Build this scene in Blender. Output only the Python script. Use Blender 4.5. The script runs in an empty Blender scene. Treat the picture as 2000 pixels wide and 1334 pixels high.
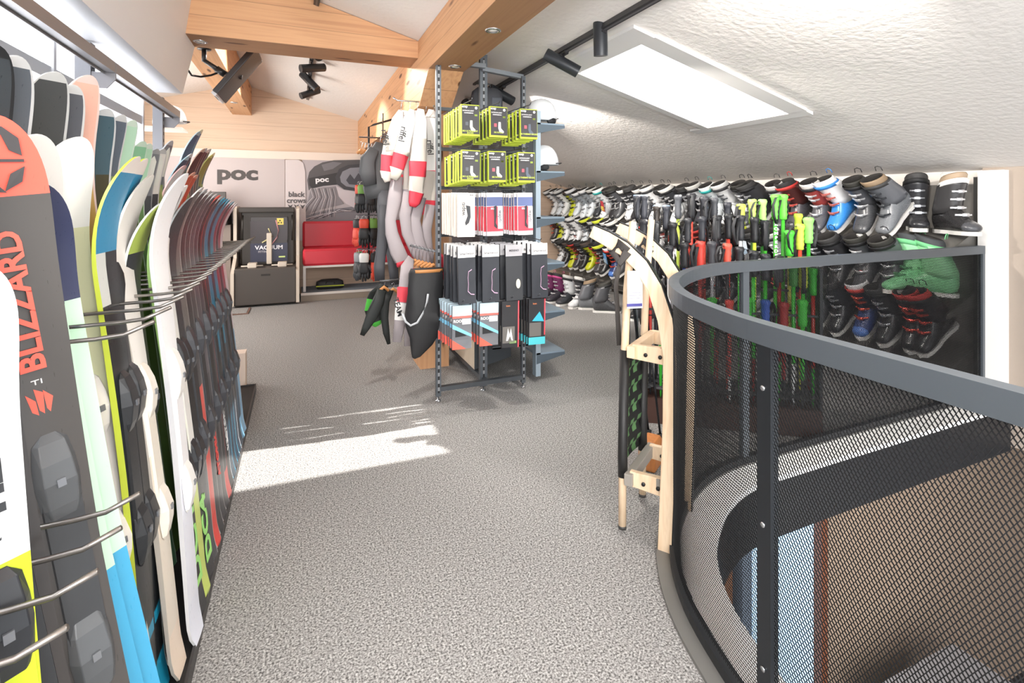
import bpy, math, random
from math import sin, cos, pi, radians as R
from mathutils import Vector as V, Matrix
random.seed(7)
sc = bpy.context.scene
COL = sc.collection

# ---------------------------------------------------------------- camera, world, light, exposure
YAW = math.atan(0.417)
EYE = 1.38
cd = bpy.data.cameras.new('camera'); cam = bpy.data.objects.new('camera', cd); COL.objects.link(cam)
cam.location = (0, 0, EYE); cam.rotation_euler = (pi/2, 0, -YAW)
cd.sensor_width = 36; cd.lens = 18.0; cd.shift_y = -0.1375; cd.clip_start = 0.02
sc.camera = cam
sc.view_settings.view_transform = 'Standard'; sc.view_settings.look = 'None'
sc.view_settings.gamma = 1; sc.view_settings.use_curve_mapping = False
sc.view_settings.exposure = 0.75
w = bpy.data.worlds.new('world'); sc.world = w; w.use_nodes = True
bg = w.node_tree.nodes['Background']; bg.inputs[0].default_value = (0.93, 0.96, 1.0, 1); bg.inputs[1].default_value = 1.5

def lamp(name, kind, loc, target, energy, color=(1, 1, 1), **k):
    l = bpy.data.lights.new(name, kind); l.energy = energy; l.color = color
    for a, b in k.items(): setattr(l, a, b)
    o = bpy.data.objects.new(name, l); COL.objects.link(o); o.location = loc
    o.rotation_euler = (V(target) - V(loc)).to_track_quat('-Z', 'Y').to_euler()
    return o
SUN = V((-2.2, 0.20, -2.0))
lamp('sun', 'SUN', (6, 1, 6), V((6, 1, 6)) + SUN, 9.0, (1, .96, .9), angle=0.012)
lamp('rear_fill_light', 'AREA', (-0.2, -1.9, 1.9), (0.8, 3, 1.5), 150, (1, .985, .96), shape='RECTANGLE', size=3.0, size_y=1.6)  # added soft fill behind the camera, not an actual window
lamp('overhead_fill_light', 'AREA', (1.6, 0.6, 2.28), (1.6, 1.2, 0), 30, (1, .97, .93), shape='RECTANGLE', size=.9, size_y=1.4)  # unseen overhead fill added above the frame, not a shop fixture

lamp('far_left_fill_light', 'AREA', (-2.05, 6.4, 1.5), (1.5, 6.6, 1.4), 65, (1, .97, .93), shape='RECTANGLE', size=2.6, size_y=1.6)  # added fill to brighten the far end, out of sight; no window there
# ---------------------------------------------------------------- materials
def lin(h):
    h = h.lstrip('#'); r = []
    for i in (0, 2, 4):
        c = int(h[i:i+2], 16)/255; r.append(c/12.92 if c <= .04045 else ((c+.055)/1.055)**2.4)
    return (*r, 1)
_m = {}
def M(hexc, rough=.5, metal=0., emit=0., bump=0.):
    k = (hexc, rough, metal, emit, bump)
    if k in _m: return _m[k]
    m = bpy.data.materials.new('paint_'+hexc.strip('#')); m.use_nodes = True; nt = m.node_tree
    b = nt.nodes['Principled BSDF']
    b.inputs['Base Color'].default_value = lin(hexc); b.inputs['Roughness'].default_value = rough
    b.inputs['Metallic'].default_value = metal
    if emit:
        b.inputs['Emission Color'].default_value = lin(hexc); b.inputs['Emission Strength'].default_value = emit
    n = nt.nodes.new('ShaderNodeTexNoise'); n.inputs['Scale'].default_value = 45 if not bump else 260
    if bump:
        bp = nt.nodes.new('ShaderNodeBump'); bp.inputs['Strength'].default_value = bump; bp.inputs['Distance'].default_value = .004
        nt.links.new(n.outputs[0], bp.inputs['Height']); nt.links.new(bp.outputs[0], b.inputs['Normal'])
    else:
        mr = nt.nodes.new('ShaderNodeMapRange'); mr.inputs[3].default_value = max(0, rough-.06); mr.inputs[4].default_value = min(1, rough+.06)
        nt.links.new(n.outputs[0], mr.inputs[0]); nt.links.new(mr.outputs[0], b.inputs['Roughness'])
    _m[k] = m; return m
def ramp(nt, src, stops, interp='LINEAR'):
    r = nt.nodes.new('ShaderNodeValToRGB'); r.color_ramp.interpolation = interp
    e = r.color_ramp.elements
    while len(e) < len(stops): e.new(.5)
    for i, (p, c) in enumerate(stops): e[i].position = p; e[i].color = lin(c) if isinstance(c, str) else (c, c, c, 1)
    nt.links.new(src, r.inputs[0]); return r
def mixc(nt, fac, a, b, mode='MIX'):
    x = nt.nodes.new('ShaderNodeMix'); x.data_type = 'RGBA'; x.blend_type = mode
    for s, v in ((0, fac), (6, a), (7, b)):
        if hasattr(v, 'node'): nt.links.new(v, x.inputs[s])
        else: x.inputs[s].default_value = v
    return x.outputs[2]
def carpet_mat(name, cols):
    m = bpy.data.materials.new(name); m.use_nodes = True; nt = m.node_tree; b = nt.nodes['Principled BSDF']
    tc = nt.nodes.new('ShaderNodeTexCoord')
    n = nt.nodes.new('ShaderNodeTexNoise'); n.inputs['Scale'].default_value = 150; n.inputs['Detail'].default_value = 5; n.inputs['Roughness'].default_value = .65
    nt.links.new(tc.outputs['Object'], n.inputs['Vector'])
    r = ramp(nt, n.outputs[0], [(.38, cols[0]), (.45, cols[1]), (.54, cols[2]), (.64, cols[3])])
    n2 = nt.nodes.new('ShaderNodeTexNoise'); n2.inputs['Scale'].default_value = 70; n2.inputs['Detail'].default_value = 2
    nt.links.new(tc.outputs['Object'], n2.inputs['Vector'])
    r2 = ramp(nt, n2.outputs[0], [(.3, .8), (.7, 1.)])
    nt.links.new(mixc(nt, 1., r.outputs[0], r2.outputs[0], 'MULTIPLY'), b.inputs['Base Color'])
    b.inputs['Roughness'].default_value = .95
    bp = nt.nodes.new('ShaderNodeBump'); bp.inputs['Strength'].default_value = .25; bp.inputs['Distance'].default_value = .002
    nt.links.new(n.outputs[0], bp.inputs['Height']); nt.links.new(bp.outputs[0], b.inputs['Normal'])
    return m
def wood_mat(name, base, mid, dark, grain=(30, 1.2, 30), knots=True, rough=.55, board=None):
    """grain: noise scale per axis (low = along the grain); board=(axis, width): joint lines between boards."""
    m = bpy.data.materials.new(name); m.use_nodes = True; nt = m.node_tree; b = nt.nodes['Principled BSDF']
    tc = nt.nodes.new('ShaderNodeTexCoord'); mp = nt.nodes.new('ShaderNodeMapping'); mp.inputs['Scale'].default_value = grain
    nt.links.new(tc.outputs['Object'], mp.inputs[0])
    n = nt.nodes.new('ShaderNodeTexNoise'); n.inputs['Scale'].default_value = 1; n.inputs['Detail'].default_value = 5; n.inputs['Distortion'].default_value = .6
    nt.links.new(mp.outputs[0], n.inputs['Vector'])
    r = ramp(nt, n.outputs[0], [(.3, mid), (.5, base), (.7, mid)])
    c = r.outputs[0]
    if knots:
        mk = nt.nodes.new('ShaderNodeMapping'); mk.inputs['Scale'].default_value = [min(g, 9)*.8+1.2 for g in grain]
        nt.links.new(tc.outputs['Object'], mk.inputs[0])
        v = nt.nodes.new('ShaderNodeTexVoronoi'); v.inputs['Scale'].default_value = 1
        nt.links.new(mk.outputs[0], v.inputs['Vector'])
        rk = ramp(nt, v.outputs['Distance'], [(.10, 0.), (.17, 1.)])
        c = mixc(nt, rk.outputs[0], lin(dark), c)
    if board:
        sx = nt.nodes.new('ShaderNodeSeparateXYZ'); nt.links.new(tc.outputs['Object'], sx.inputs[0])
        d = nt.nodes.new('ShaderNodeMath'); d.operation = 'DIVIDE'; d.inputs[1].default_value = board[1]; nt.links.new(sx.outputs[board[0]], d.inputs[0])
        f = nt.nodes.new('ShaderNodeMath'); f.operation = 'FRACT'; nt.links.new(d.outputs[0], f.inputs[0])
        rb = ramp(nt, f.outputs[0], [(0, 0.), (.02, 0.), (.035, 1.)], 'LINEAR')
        c = mixc(nt, rb.outputs[0], mixc(nt, .55, c, lin(dark)), c)
    nt.links.new(c, b.inputs['Base Color']); b.inputs['Roughness'].default_value = rough
    return m
def plaster_mat(name, hexc, scale=28, dist=.012):
    m = bpy.data.materials.new(name); m.use_nodes = True; nt = m.node_tree; b = nt.nodes['Principled BSDF']
    b.inputs['Base Color'].default_value = lin(hexc); b.inputs['Roughness'].default_value = .9
    tc = nt.nodes.new('ShaderNodeTexCoord')
    n = nt.nodes.new('ShaderNodeTexNoise'); n.inputs['Scale'].default_value = scale; n.inputs['Detail'].default_value = 5
    nt.links.new(tc.outputs['Object'], n.inputs['Vector'])
    bp = nt.nodes.new('ShaderNodeBump'); bp.inputs['Strength'].default_value = .35; bp.inputs['Distance'].default_value = dist
    nt.links.new(n.outputs[0], bp.inputs['Height']); nt.links.new(bp.outputs[0], b.inputs['Normal'])
    return m
CARPET = carpet_mat('grey_carpet', ['#454443', '#82807e', '#a6a4a2', '#cfcdcb'])
CARPET_B = carpet_mat('blue_grey_carpet', ['#4a5560', '#6c7884', '#8f9aa5', '#aab4bc'])
PLASTER = plaster_mat('white_plaster', '#e9e4df')
WHITE_WALL = plaster_mat('white_wall_paint', '#e9e3dc', 60, .003)
BEIGE_WALL = plaster_mat('beige_wall_paint', '#a3968a', 60, .003)
BEAM_Y = wood_mat('spruce_beam_lengthwise', '#d3a277', '#c39068', '#5e3a24', (26, .9, 26), board=(2, .11))
BEAM_X = wood_mat('spruce_beam_crosswise', '#d3a277', '#c39068', '#5e3a24', (.9, 26, 26), board=(2, .13))
BEAM_Z = wood_mat('spruce_post', '#d0a076', '#c08e66', '#5e3a24', (26, 26, .9))
PLANKS = wood_mat('pale_wall_planks', '#dcc3ac', '#d4b9a1', '#a58c78', (.9, 26, 20), knots=False, rough=.8, board=(2, .205))
ASH = wood_mat('ash_sledge_wood', '#ecd3b4', '#dfc09c', '#a9825c', (40, 40, 2.2), knots=False, rough=.45)
DGREY = M('#33353a', .45); BLACK = M('#141416', .5); GREY = M('#6e7378', .4, .3); STEEL = M('#9aa0a4', .3, .85)
RAILM = M('#565c62', .42, .35); MESHM = M('#17181a', .45, .3); WHITE = M('#eceae6', .5); RED = M('#c43541', .5)
CHROME = M('#c9ccd0', .2, .95); RODM = M('#8a8580', .3, .85)

def perf_mat(axis=2, pitch=.05, base='#8b8d90', hole='#1a1a1c'):
    m = bpy.data.materials.new('slotted_steel'); m.use_nodes = True; nt = m.node_tree; b = nt.nodes['Principled BSDF']
    tc = nt.nodes.new('ShaderNodeTexCoord'); sx = nt.nodes.new('ShaderNodeSeparateXYZ'); nt.links.new(tc.outputs['Object'], sx.inputs[0])
    d = nt.nodes.new('ShaderNodeMath'); d.operation = 'DIVIDE'; d.inputs[1].default_value = pitch; nt.links.new(sx.outputs[axis], d.inputs[0])
    f = nt.nodes.new('ShaderNodeMath'); f.operation = 'FRACT'; nt.links.new(d.outputs[0], f.inputs[0])
    r = ramp(nt, f.outputs[0], [(0, hole), (.5, base)], 'CONSTANT'); nt.links.new(r.outputs[0], b.inputs['Base Color']); b.inputs['Roughness'].default_value = .5
    return m
PERF = perf_mat()
# ---------------------------------------------------------------- mesh builder
class B:
    def __init__(s): s.v = []; s.f = []; s.m = []; s.sm = []
    def add(s, vs, fs, mi=0, smooth=False):
        n = len(s.v); s.v += [tuple(p) for p in vs]
        for i, f in enumerate(fs):
            s.f.append([n+q for q in f]); s.m.append(mi[i] if isinstance(mi, (list, tuple)) else mi); s.sm.append(smooth)
        return s
    def box(s, a, b, mi=0, bev=0):
        (x0, y0, z0), (x1, y1, z1) = [min(p, q) for p, q in zip(a, b)], [max(p, q) for p, q in zip(a, b)]
        if bev <= 0:
            vs = [(x, y, z) for x in (x0, x1) for y in (y0, y1) for z in (z0, z1)]
            return s.add(vs, [(0, 1, 3, 2), (4, 6, 7, 5), (0, 4, 5, 1), (2, 3, 7, 6), (0, 2, 6, 4), (1, 5, 7, 3)], mi)
        bev = min(bev, (x1-x0)/2.1, (y1-y0)/2.1, (z1-z0)/2.1)
        def ring(z, i): return [(x0+i+bev, y0+i, z), (x1-i-bev, y0+i, z), (x1-i, y0+i+bev, z), (x1-i, y1-i-bev, z), (x1-i-bev, y1-i, z), (x0+i+bev, y1-i, z), (x0+i, y1-i-bev, z), (x0+i, y0+i+bev, z)]
        return s.loft([ring(z0, bev*.5), ring(z0+bev, 0), ring(z1-bev, 0), ring(z1, bev*.5)], mi, smooth=False)
    def obox(s, c, ax, half, mi=0):
        """box from centre, three axes, half sizes"""
        c = V(c); ax = [V(a).normalized() for a in ax]
        vs = [c+ax[0]*half[0]*i+ax[1]*half[1]*j+ax[2]*half[2]*k for i in (-1, 1) for j in (-1, 1) for k in (-1, 1)]
        return s.add(vs, [(0, 1, 3, 2), (4, 6, 7, 5), (0, 4, 5, 1), (2, 3, 7, 6), (0, 2, 6, 4), (1, 5, 7, 3)], mi)
    def loft(s, rings, mi=0, cap=True, smooth=True, closed=True):
        n = len(rings[0]); vs = [p for r in rings for p in r]; fs = []; ms = []
        for i in range(len(rings)-1):
            for j in range(n if closed else n-1):
                k = (j+1) % n; fs.append((i*n+j, i*n+k, (i+1)*n+k, (i+1)*n+j)); ms.append(mi[i] if isinstance(mi, (list, tuple)) else mi)
        if cap:
            fs.append(tuple(range(n-1, -1, -1))); ms.append(ms[0]); fs.append(tuple((len(rings)-1)*n+j for j in range(n))); ms.append(ms[-2])
        return s.add(vs, fs, ms, smooth)
    def tube(s, pts, r, mi=0, n=8, cap=True, smooth=True, up=(0, 0, 1)):
        pts = [V(p) for p in pts]; rings = []
        for i, p in enumerate(pts):
            t = (pts[min(i+1, len(pts)-1)]-pts[max(i-1, 0)])
            if t.length < 1e-9: t = V((0, 0, 1))
            t.normalize(); u = V(up)
            if abs(t.dot(u)) > .95: u = V((1, 0, 0)) if abs(t.x) < .9 else V((0, 1, 0))
            a = t.cross(u).normalized(); b = a.cross(t).normalized()
            rr = r[i] if isinstance(r, list) else r
            ra, rb = rr if isinstance(rr, (list, tuple)) else (rr, rr)
            rings.append([p+a*ra*cos(2*pi*j/n)+b*rb*sin(2*pi*j/n) for j in range(n)])
        return s.loft(rings, mi, cap, smooth)
    def cyl(s, p, q, r, mi=0, n=12): return s.tube([p, q], r, mi, n, smooth=n > 6)
    def prism(s, poly, o, ax, ay, az, depth, mi=0):
        """polygon (2-D) in plane (ax, ay) at o, thickened by depth along az"""
        o, ax, ay, az = V(o), V(ax).normalized(), V(ay).normalized(), V(az).normalized()
        a = [o+ax*x+ay*y for x, y in poly]; b = [p+az*depth for p in a]
        return s.loft([a, b], mi, smooth=False)
    def build(s, name, mats, parent=None, world=False, bevel=0, fix=True):
        me = bpy.data.meshes.new(name)
        off = parent.location if (world and parent is not None) else None
        vs = [tuple(V(p)-off) for p in s.v] if off is not None else s.v
        me.from_pydata(vs, [], s.f)
        for m in (mats if isinstance(mats, (list, tuple)) else [mats]): me.materials.append(m)
        me.polygons.foreach_set('material_index', s.m); me.polygons.foreach_set('use_smooth', s.sm)
        if fix:
            import bmesh
            bm = bmesh.new(); bm.from_mesh(me); bmesh.ops.recalc_face_normals(bm, faces=bm.faces); bm.to_mesh(me); bm.free()
        me.update()
        o = bpy.data.objects.new(name, me); COL.objects.link(o)
        if parent is not None: o.parent = parent
        if bevel:
            b = o.modifiers.new('bevel', 'BEVEL'); b.width = bevel; b.segments = 2; b.limit_method = 'ANGLE'
        return o
def tag(o, label, cat, group=None):
    o['label'] = label; o['category'] = cat
    if group: o['group'] = group
    return o
def thing(name, label, cat, loc=(0, 0, 0), group=None, rot=None):
    o = bpy.data.objects.new(name, None); COL.objects.link(o); o.location = loc; o.empty_display_size = .05
    if rot is not None: o.rotation_euler = rot
    return tag(o, label, cat, group)
def struct(o): o['kind'] = 'structure'; return o
def copy_tree(o, parent=None):
    c = o.copy(); COL.objects.link(c)
    if parent is not None: c.parent = parent
    for ch in list(o.children): copy_tree(ch, c)
    return c
def drop(o):
    for ch in list(o.children): drop(ch)
    bpy.data.objects.remove(o)
def frame(origin, right, up):
    r = V(right).normalized(); u = V(up).normalized(); n = r.cross(u).normalized(); u = n.cross(r)
    m = Matrix((r, u, n)).transposed().to_4x4(); m.translation = V(origin); return m
def text(body, size, mat, parent, origin, right, up, ext=.0008, name='lettering', world=False, align='CENTER', stretch=1., bold=0., shear=0., spacing=1., label=None, bake=False):
    cu = bpy.data.curves.new('t', 'FONT'); cu.body = body; cu.size = size; cu.extrude = ext; cu.align_x = align; cu.align_y = 'CENTER'
    cu.resolution_u = 3; cu.offset = bold; cu.shear = shear; cu.space_character = spacing
    t = bpy.data.objects.new('t', cu); COL.objects.link(t)
    dg = bpy.context.evaluated_depsgraph_get(); me = bpy.data.meshes.new_from_object(t.evaluated_get(dg))
    bpy.data.objects.remove(t); bpy.data.curves.remove(cu)
    me.materials.clear(); me.materials.append(mat); me.name = name
    mt = frame(origin, right, up) @ Matrix.Diagonal((stretch, 1, 1, 1))
    if world and parent is not None: mt = Matrix.Translation(-parent.location) @ mt
    me.transform(mt)
    if bake: return me
    o = bpy.data.objects.new(name, me); COL.objects.link(o)
    if parent is not None: o.parent = parent
    if label: o['label'] = label
    return o
ORD = ['first', 'second', 'third', 'fourth', 'fifth', 'sixth', 'seventh', 'eighth', 'ninth', 'tenth', 'eleventh', 'twelfth', 'thirteenth', 'fourteenth', 'fifteenth', 'sixteenth', 'seventeenth', 'eighteenth', 'nineteenth', 'twentieth', 'twenty-first', 'twenty-second', 'twenty-third', 'twenty-fourth', 'twenty-fifth', 'twenty-sixth', 'twenty-seventh', 'twenty-eighth', 'twenty-ninth', 'thirtieth', 'thirty-first', 'thirty-second', 'thirty-third', 'thirty-fourth', 'thirty-fifth', 'thirty-sixth', 'thirty-seventh', 'thirty-eighth', 'thirty-ninth', 'fortieth']

# ---------------------------------------------------------------- the setting
XR, ZK, SL = 4.55, 1.60, .272                      # knee wall, its height, roof slope
def roofz(x): return ZK+SL*(XR-x) if x > -.73 else ZK+SL*(XR+.73)+SL*(x+.73)
YB, Y0 = 8.2, -2.6
# railing path (plan), used by floor opening, kerb, rail, mesh
ctrl = [(1.11, -.5), (1.11, .0), (1.11, .6), (1.113, .96), (1.145, 1.16), (1.21, 1.37), (1.33, 1.575), (1.50, 1.745), (1.74, 1.90), (2.02, 1.99), (2.4, 2.01), (3.2, 2.025), (4.42, 2.045)]
def catmull(P, step):
    P = [V((*p, 0)) for p in P]; P = [P[0]*2-P[1]]+P+[P[-1]*2-P[-2]]; out = []
    for i in range(1, len(P)-2):
        for k in range(40):
            t = k/40; a, b, c, d = P[i-1:i+3]
            out.append(.5*((2*b)+(c-a)*t+(2*a-5*b+4*c-d)*t*t+(3*b-a-3*c+d)*t**3))
    out.append(P[-2]); L = [0]
    for i in range(1, len(out)): L.append(L[-1]+(out[i]-out[i-1]).length)
    n = max(2, int(L[-1]/step)); res = []; j = 0
    for k in range(n+1):
        s = L[-1]*k/n
        while j < len(L)-2 and L[j+1] < s: j += 1
        t = (s-L[j])/max(1e-9, L[j+1]-L[j]); res.append(out[j].lerp(out[j+1], t))
    return res, L[-1]
PATH, PLEN = catmull(ctrl, .05)
def path_frames(P):
    fr = []
    for i, p in enumerate(P):
        t = (P[min(i+1, len(P)-1)]-P[max(i-1, 0)]).normalized(); fr.append((p, t, V((t.y, -t.x, 0))))  # normal points into the stairwell (+x at start)
    return fr
FR = path_frames(PATH)
def sweep(b, o0, o1, z0, z1, mi=0, fr=None):
    """rectangular bar along the path, from offset o0 to o1 towards the opening"""
    b.loft([[p+n*o0+V((0, 0, z0)), p+n*o1+V((0, 0, z0)), p+n*o1+V((0, 0, z1)), p+n*o0+V((0, 0, z1))] for p, t, n in (fr or FR)], mi, smooth=False)
b = B()
outer = [(-2.1, Y0), (-2.1, YB), (XR, YB), (XR, PATH[-1].y)]
poly = [V((x, y, 0)) for x, y in outer]+[p+n*.02 for p, t, n in reversed(FR)]+[V((1.13, Y0, 0))]
import bmesh
bm = bmesh.new(); vv = [bm.verts.new(p) for p in poly]; bm.faces.new(vv)
bmesh.ops.triangulate(bm, faces=bm.faces); bmesh.ops.recalc_face_normals(bm, faces=bm.faces)
me = bpy.data.meshes.new('floor'); bm.to_mesh(me); bm.free(); me.materials.append(CARPET)
if me.polygons[0].normal.z < 0: me.flip_normals()
fo = struct(bpy.data.objects.new('floor', me)); COL.objects.link(fo)
# stair opening edge: pale strip and dark fascia
b = B(); sweep(b, .02, .16, -.02, .004); ext = [(V((1.11, Y0, 0)), V((0, 1, 0)), V((1, 0, 0))), FR[0]]
struct(b.build('trim_1', M('#f0f0ee', .6)))
b = B(); sweep(b, .02, .158, -.30, -.021); struct(b.build('trim_2', M('#1b1c1f', .5)))
b = B(); sweep(b, -.065, .02, 0, .012); struct(b.build('trim_3', M('#777673', .45, .2)))
# ceiling: two roof planes, right one with a skylight opening
SK = (1.87, 3.10, 2.50, 3.26)                       # x0, x1, y0, y1 of the opening
def quad(b, x0, x1, y0, y1, t=.12):
    a = [(x0, y0, roofz(x0)), (x1, y0, roofz(x1)), (x1, y1, roofz(x1)), (x0, y1, roofz(x0))]
    b.loft([a, [(x, y, z+t) for x, y, z in a]], smooth=False)
b = B(); x0, x1, y0, y1 = SK
quad(b, -.73, x0, Y0, YB+.1); quad(b, x1, XR+.3, Y0, YB+.1); quad(b, x0, x1, Y0, y0); quad(b, x0, x1, y1, YB+.1)
zr = roofz(-.73); zl = roofz(-2.2)
b.loft([[(-2.2, Y0, zl), (-.73, Y0, zr-.001), (-.73, YB+.1, zr-.001), (-2.2, YB+.1, zl)], [(-2.2, Y0, zl+.12), (-.73, Y0, zr+.12), (-.73, YB+.1, zr+.12), (-2.2, YB+.1, zl+.12)]], smooth=False)
struct(b.build('ceiling', PLASTER))
# skylight: reveal, frame, glass
b = B()
for (xa, xb, ya, yb) in ((x0+.001, x0+.012, y0+.001, y1-.001), (x1-.012, x1-.001, y0+.001, y1-.001), (x0+.012, x1-.012, y0+.001, y0+.012), (x0+.012, x1-.012, y1-.012, y1-.001)):
    a = [(xa, ya, roofz(xa)-.005), (xb, ya, roofz(xb)-.005), (xb, yb, roofz(xb)-.005), (xa, yb, roofz(xa)-.005)]
    b.loft([a, [(x, y, z+.125) for x, y, z in a]], smooth=False)
sky = b.build('window_4', M('#efefee', .5)); struct(sky)
b = B()
for (xa, xb, ya, yb) in ((x0-.14, x0+.005, y0-.12, y1+.07), (x1-.005, x1+.07, y0-.12, y1+.2), (x0, x1, y0-.13, y0+.005), (x0, x1, y1-.005, y1+.07)):
    a = [(xa, ya, roofz(xa)-.022), (xb, ya, roofz(xb)-.022), (xb, yb, roofz(xb)-.022), (xa, yb, roofz(xa)-.022)]
    b.loft([a, [(x, y, z+.02) for x, y, z in a]], smooth=False)
f = b.build('window_frame', M('#dcdad8', .5), sky)
b = B(); g = M('#f4f8fc', .05)
a = [(x0, y0, roofz(x0)+.06), (x1, y0, roofz(x1)+.06), (x1, y1, roofz(x1)+.06), (x0, y1, roofz(x0)+.06)]
gm = bpy.data.materials.new('skylight_glass'); gm.use_nodes = True; nt = gm.node_tree; nt.nodes.clear()
out = nt.nodes.new('ShaderNodeOutputMaterial'); tr = nt.nodes.new('ShaderNodeBsdfTransparent'); gl = nt.nodes.new('ShaderNodeBsdfGlossy'); mx = nt.nodes.new('ShaderNodeMixShader')
gl.inputs['Roughness'].default_value = .05; mx.inputs[0].default_value = .05
nt.links.new(tr.outputs[0], mx.inputs[1]); nt.links.new(gl.outputs[0], mx.inputs[2]); nt.links.new(mx.outputs[0], out.inputs[0])
b.loft([a, [(x, y, z+.006) for x, y, z in a]], smooth=False); b.build('glass', gm, sky)
# walls
b = B(); b.box((XR, 2.08, 0), (XR+.12, YB, ZK+.06)); struct(b.build('wall_right', WHITE_WALL))
b = B(); b.box((4.50, -2.6, -.30), (XR+.12, 2.078, roofz(4.5)-.001)); struct(b.build('wall_right_pier', BEIGE_WALL))
b = B(); b.box((4.44, 1.93, 0), (4.499, 2.078, roofz(4.47)-.03)); struct(b.build('trim_4', M('#efece8', .6)))
b = B()
pl = [(-2.2, YB, 0), (XR, YB, 0), (XR, YB, roofz(XR)), (-.73, YB, roofz(-.73)), (-2.2, YB, roofz(-2.2))]
b.loft([pl, [(x, y+.1, z) for x, y, z in pl]], smooth=False); struct(b.build('wall_back', PLANKS))
b = B(); b.box((-2.2, YB-.028, 1.985), (1.6, YB-.001, 2.10)); struct(b.build('trim_5', M('#e8d9cc', .6)))
b = B(); b.box((-2.22, 4.5, 0), (-2.1, YB, roofz(-2.15)-.002)); struct(b.build('wall_left_far', BEIGE_WALL))
b = B(); b.box((-1.14, Y0, 0), (-1.0, 4.42, 1.30)); struct(b.build('wall_left', WHITE_WALL))
b = B(); b.box((-2.2, 4.421, 0), (-.985, 4.50, 1.3)); b.box((-1.14, Y0, 2.42), (-1.0, 4.42, roofz(-1.05)-.002)); b.box((-2.2, 4.421, 2.42), (-1.0, 4.50, roofz(-1.5)-.07)); struct(b.build('wall_left_upper', WHITE_WALL))
# bright window band behind the skis
SKYPANE = M('#f4f8ff', .6, 0, 2.2)
ya = Y0
for i, (ya, yb) in enumerate(((Y0, 1.52), (1.56, 2.96), (3.02, 4.42))):
    b = B(); b.box((-1.09, ya, 1.34), (-1.07, yb, 2.38)); p = struct(b.build('window_%d' % (i+1), SKYPANE))
    b = B(); b.box((-1.10, ya, 1.30), (-1.0, yb, 1.34)); b.box((-1.10, ya, 2.38), (-1.0, yb, 2.42)); b.box((-1.10, yb, 1.34), (-1.03, yb+.03, 2.38))
    b.box((-1.069, ya, 1.93), (-1.04, yb, 1.99)); b.box((-1.069, ya, 2.19), (-1.045, yb, 2.205))
    b.build('window_frame', M('#c6c6c8', .5), p)
# bulkhead over the rack
b = B()
a = [(-.75, Y0, 2.13), (-.68, Y0, 2.47), (-.60, Y0, 3.03), (-1.0, Y0, 2.93), (-1.0, Y0, 2.13)]
b.loft([a, [(x, 4.22 if i != 0 else 4.20, z) for i, (x, y, z) in enumerate(a)]], smooth=False)
struct(b.build('trim_6', M('#e6e6e8', .45)))
# timber: cross beam, long beam, ridge beam, post
b = B()
pts = [(-.70, 2.47), (.846, 2.47), (.846, roofz(.846)-.004), (-.70, roofz(-.70)-.004)]
b.loft([[(x, 3.9, z) for x, z in pts], [(x, 4.21, z) for x, z in pts]], smooth=False); cb = struct(b.build('trim_7', BEAM_X))
b = B(); prof = [(Y0, 2.31), (3.55, 2.31), (3.86, 2.10), (YB, 2.10), (YB, 2.60), (Y0, 2.60)]
b.loft([[(.846, y, z if z < 2.5 else roofz(.846)-.004) for y, z in prof], [(1.10, y, z if z < 2.5 else roofz(1.1)-.004) for y, z in prof]], smooth=False)
struct(b.build('trim_8', BEAM_Y))
b = B(); b.box((-.86, 4.23, 2.60), (-.62, YB, roofz(-.86)-.004)); struct(b.build('trim_9', BEAM_Y))
b = B(); b.box((.92, 4.15, 0), (1.16, 4.43, 2.099)); struct(b.build('trim_10', BEAM_Z))
def downlight(x, y, z, label):
    t = thing('recessed_downlight', label, 'ceiling light', (x, y, z))
    b = B(); n = 20
    b.loft([[(r*cos(2*pi*j/n), r*sin(2*pi*j/n), q) for j in range(n)] for r, q in ((.045, 0), (.045, -.004), (.032, -.006), (.028, -.001))], cap=False); b.build('bezel', CHROME, t)
    b = B(); b.loft([[(r*cos(2*pi*j/n), r*sin(2*pi*j/n), q) for j in range(n)] for r, q in ((.028, -.001), (.012, -.004))]); b.build('lens', M('#f2efe8', .3), t)
downlight(.98, 2.62, 2.31, 'recessed round downlight in the long beam, in front of the display gondola')
downlight(1.0, 3.43, 2.31, 'recessed round downlight in the long beam, above the gondola posts')
downlight(-.62, 4.06, 2.47, 'recessed round downlight under the cross beam beside the ceiling screen')
downlight(-.74, 7.2, 2.60, 'recessed round downlight in the far ridge beam')
# ---------------------------------------------------------------- lower floor seen through the stair opening
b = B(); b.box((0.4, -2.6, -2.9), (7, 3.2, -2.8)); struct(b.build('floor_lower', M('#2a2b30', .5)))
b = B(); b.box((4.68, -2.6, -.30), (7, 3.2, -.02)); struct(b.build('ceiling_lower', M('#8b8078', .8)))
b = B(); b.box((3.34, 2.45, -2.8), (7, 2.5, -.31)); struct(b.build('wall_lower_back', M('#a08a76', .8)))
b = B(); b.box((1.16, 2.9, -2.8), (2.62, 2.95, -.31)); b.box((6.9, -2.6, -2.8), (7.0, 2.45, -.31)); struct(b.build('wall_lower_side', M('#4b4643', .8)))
b = B(); b.box((2.62, 2.46, -2.8), (3.28, 2.48, -.31)); wl = struct(b.build('window_5', M('#a9cfee', .4, 0, .75)))  # pale wall in daylight; the daylight on it is put in as blue glow
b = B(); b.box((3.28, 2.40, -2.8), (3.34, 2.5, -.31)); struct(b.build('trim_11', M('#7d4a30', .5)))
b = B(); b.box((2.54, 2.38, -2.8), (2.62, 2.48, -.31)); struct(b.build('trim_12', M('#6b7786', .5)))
b = B(); b.box((2.36, 2.40, -2.8), (2.48, 2.48, -.31)); struct(b.build('trim_13', M('#7a5238', .5)))
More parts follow.
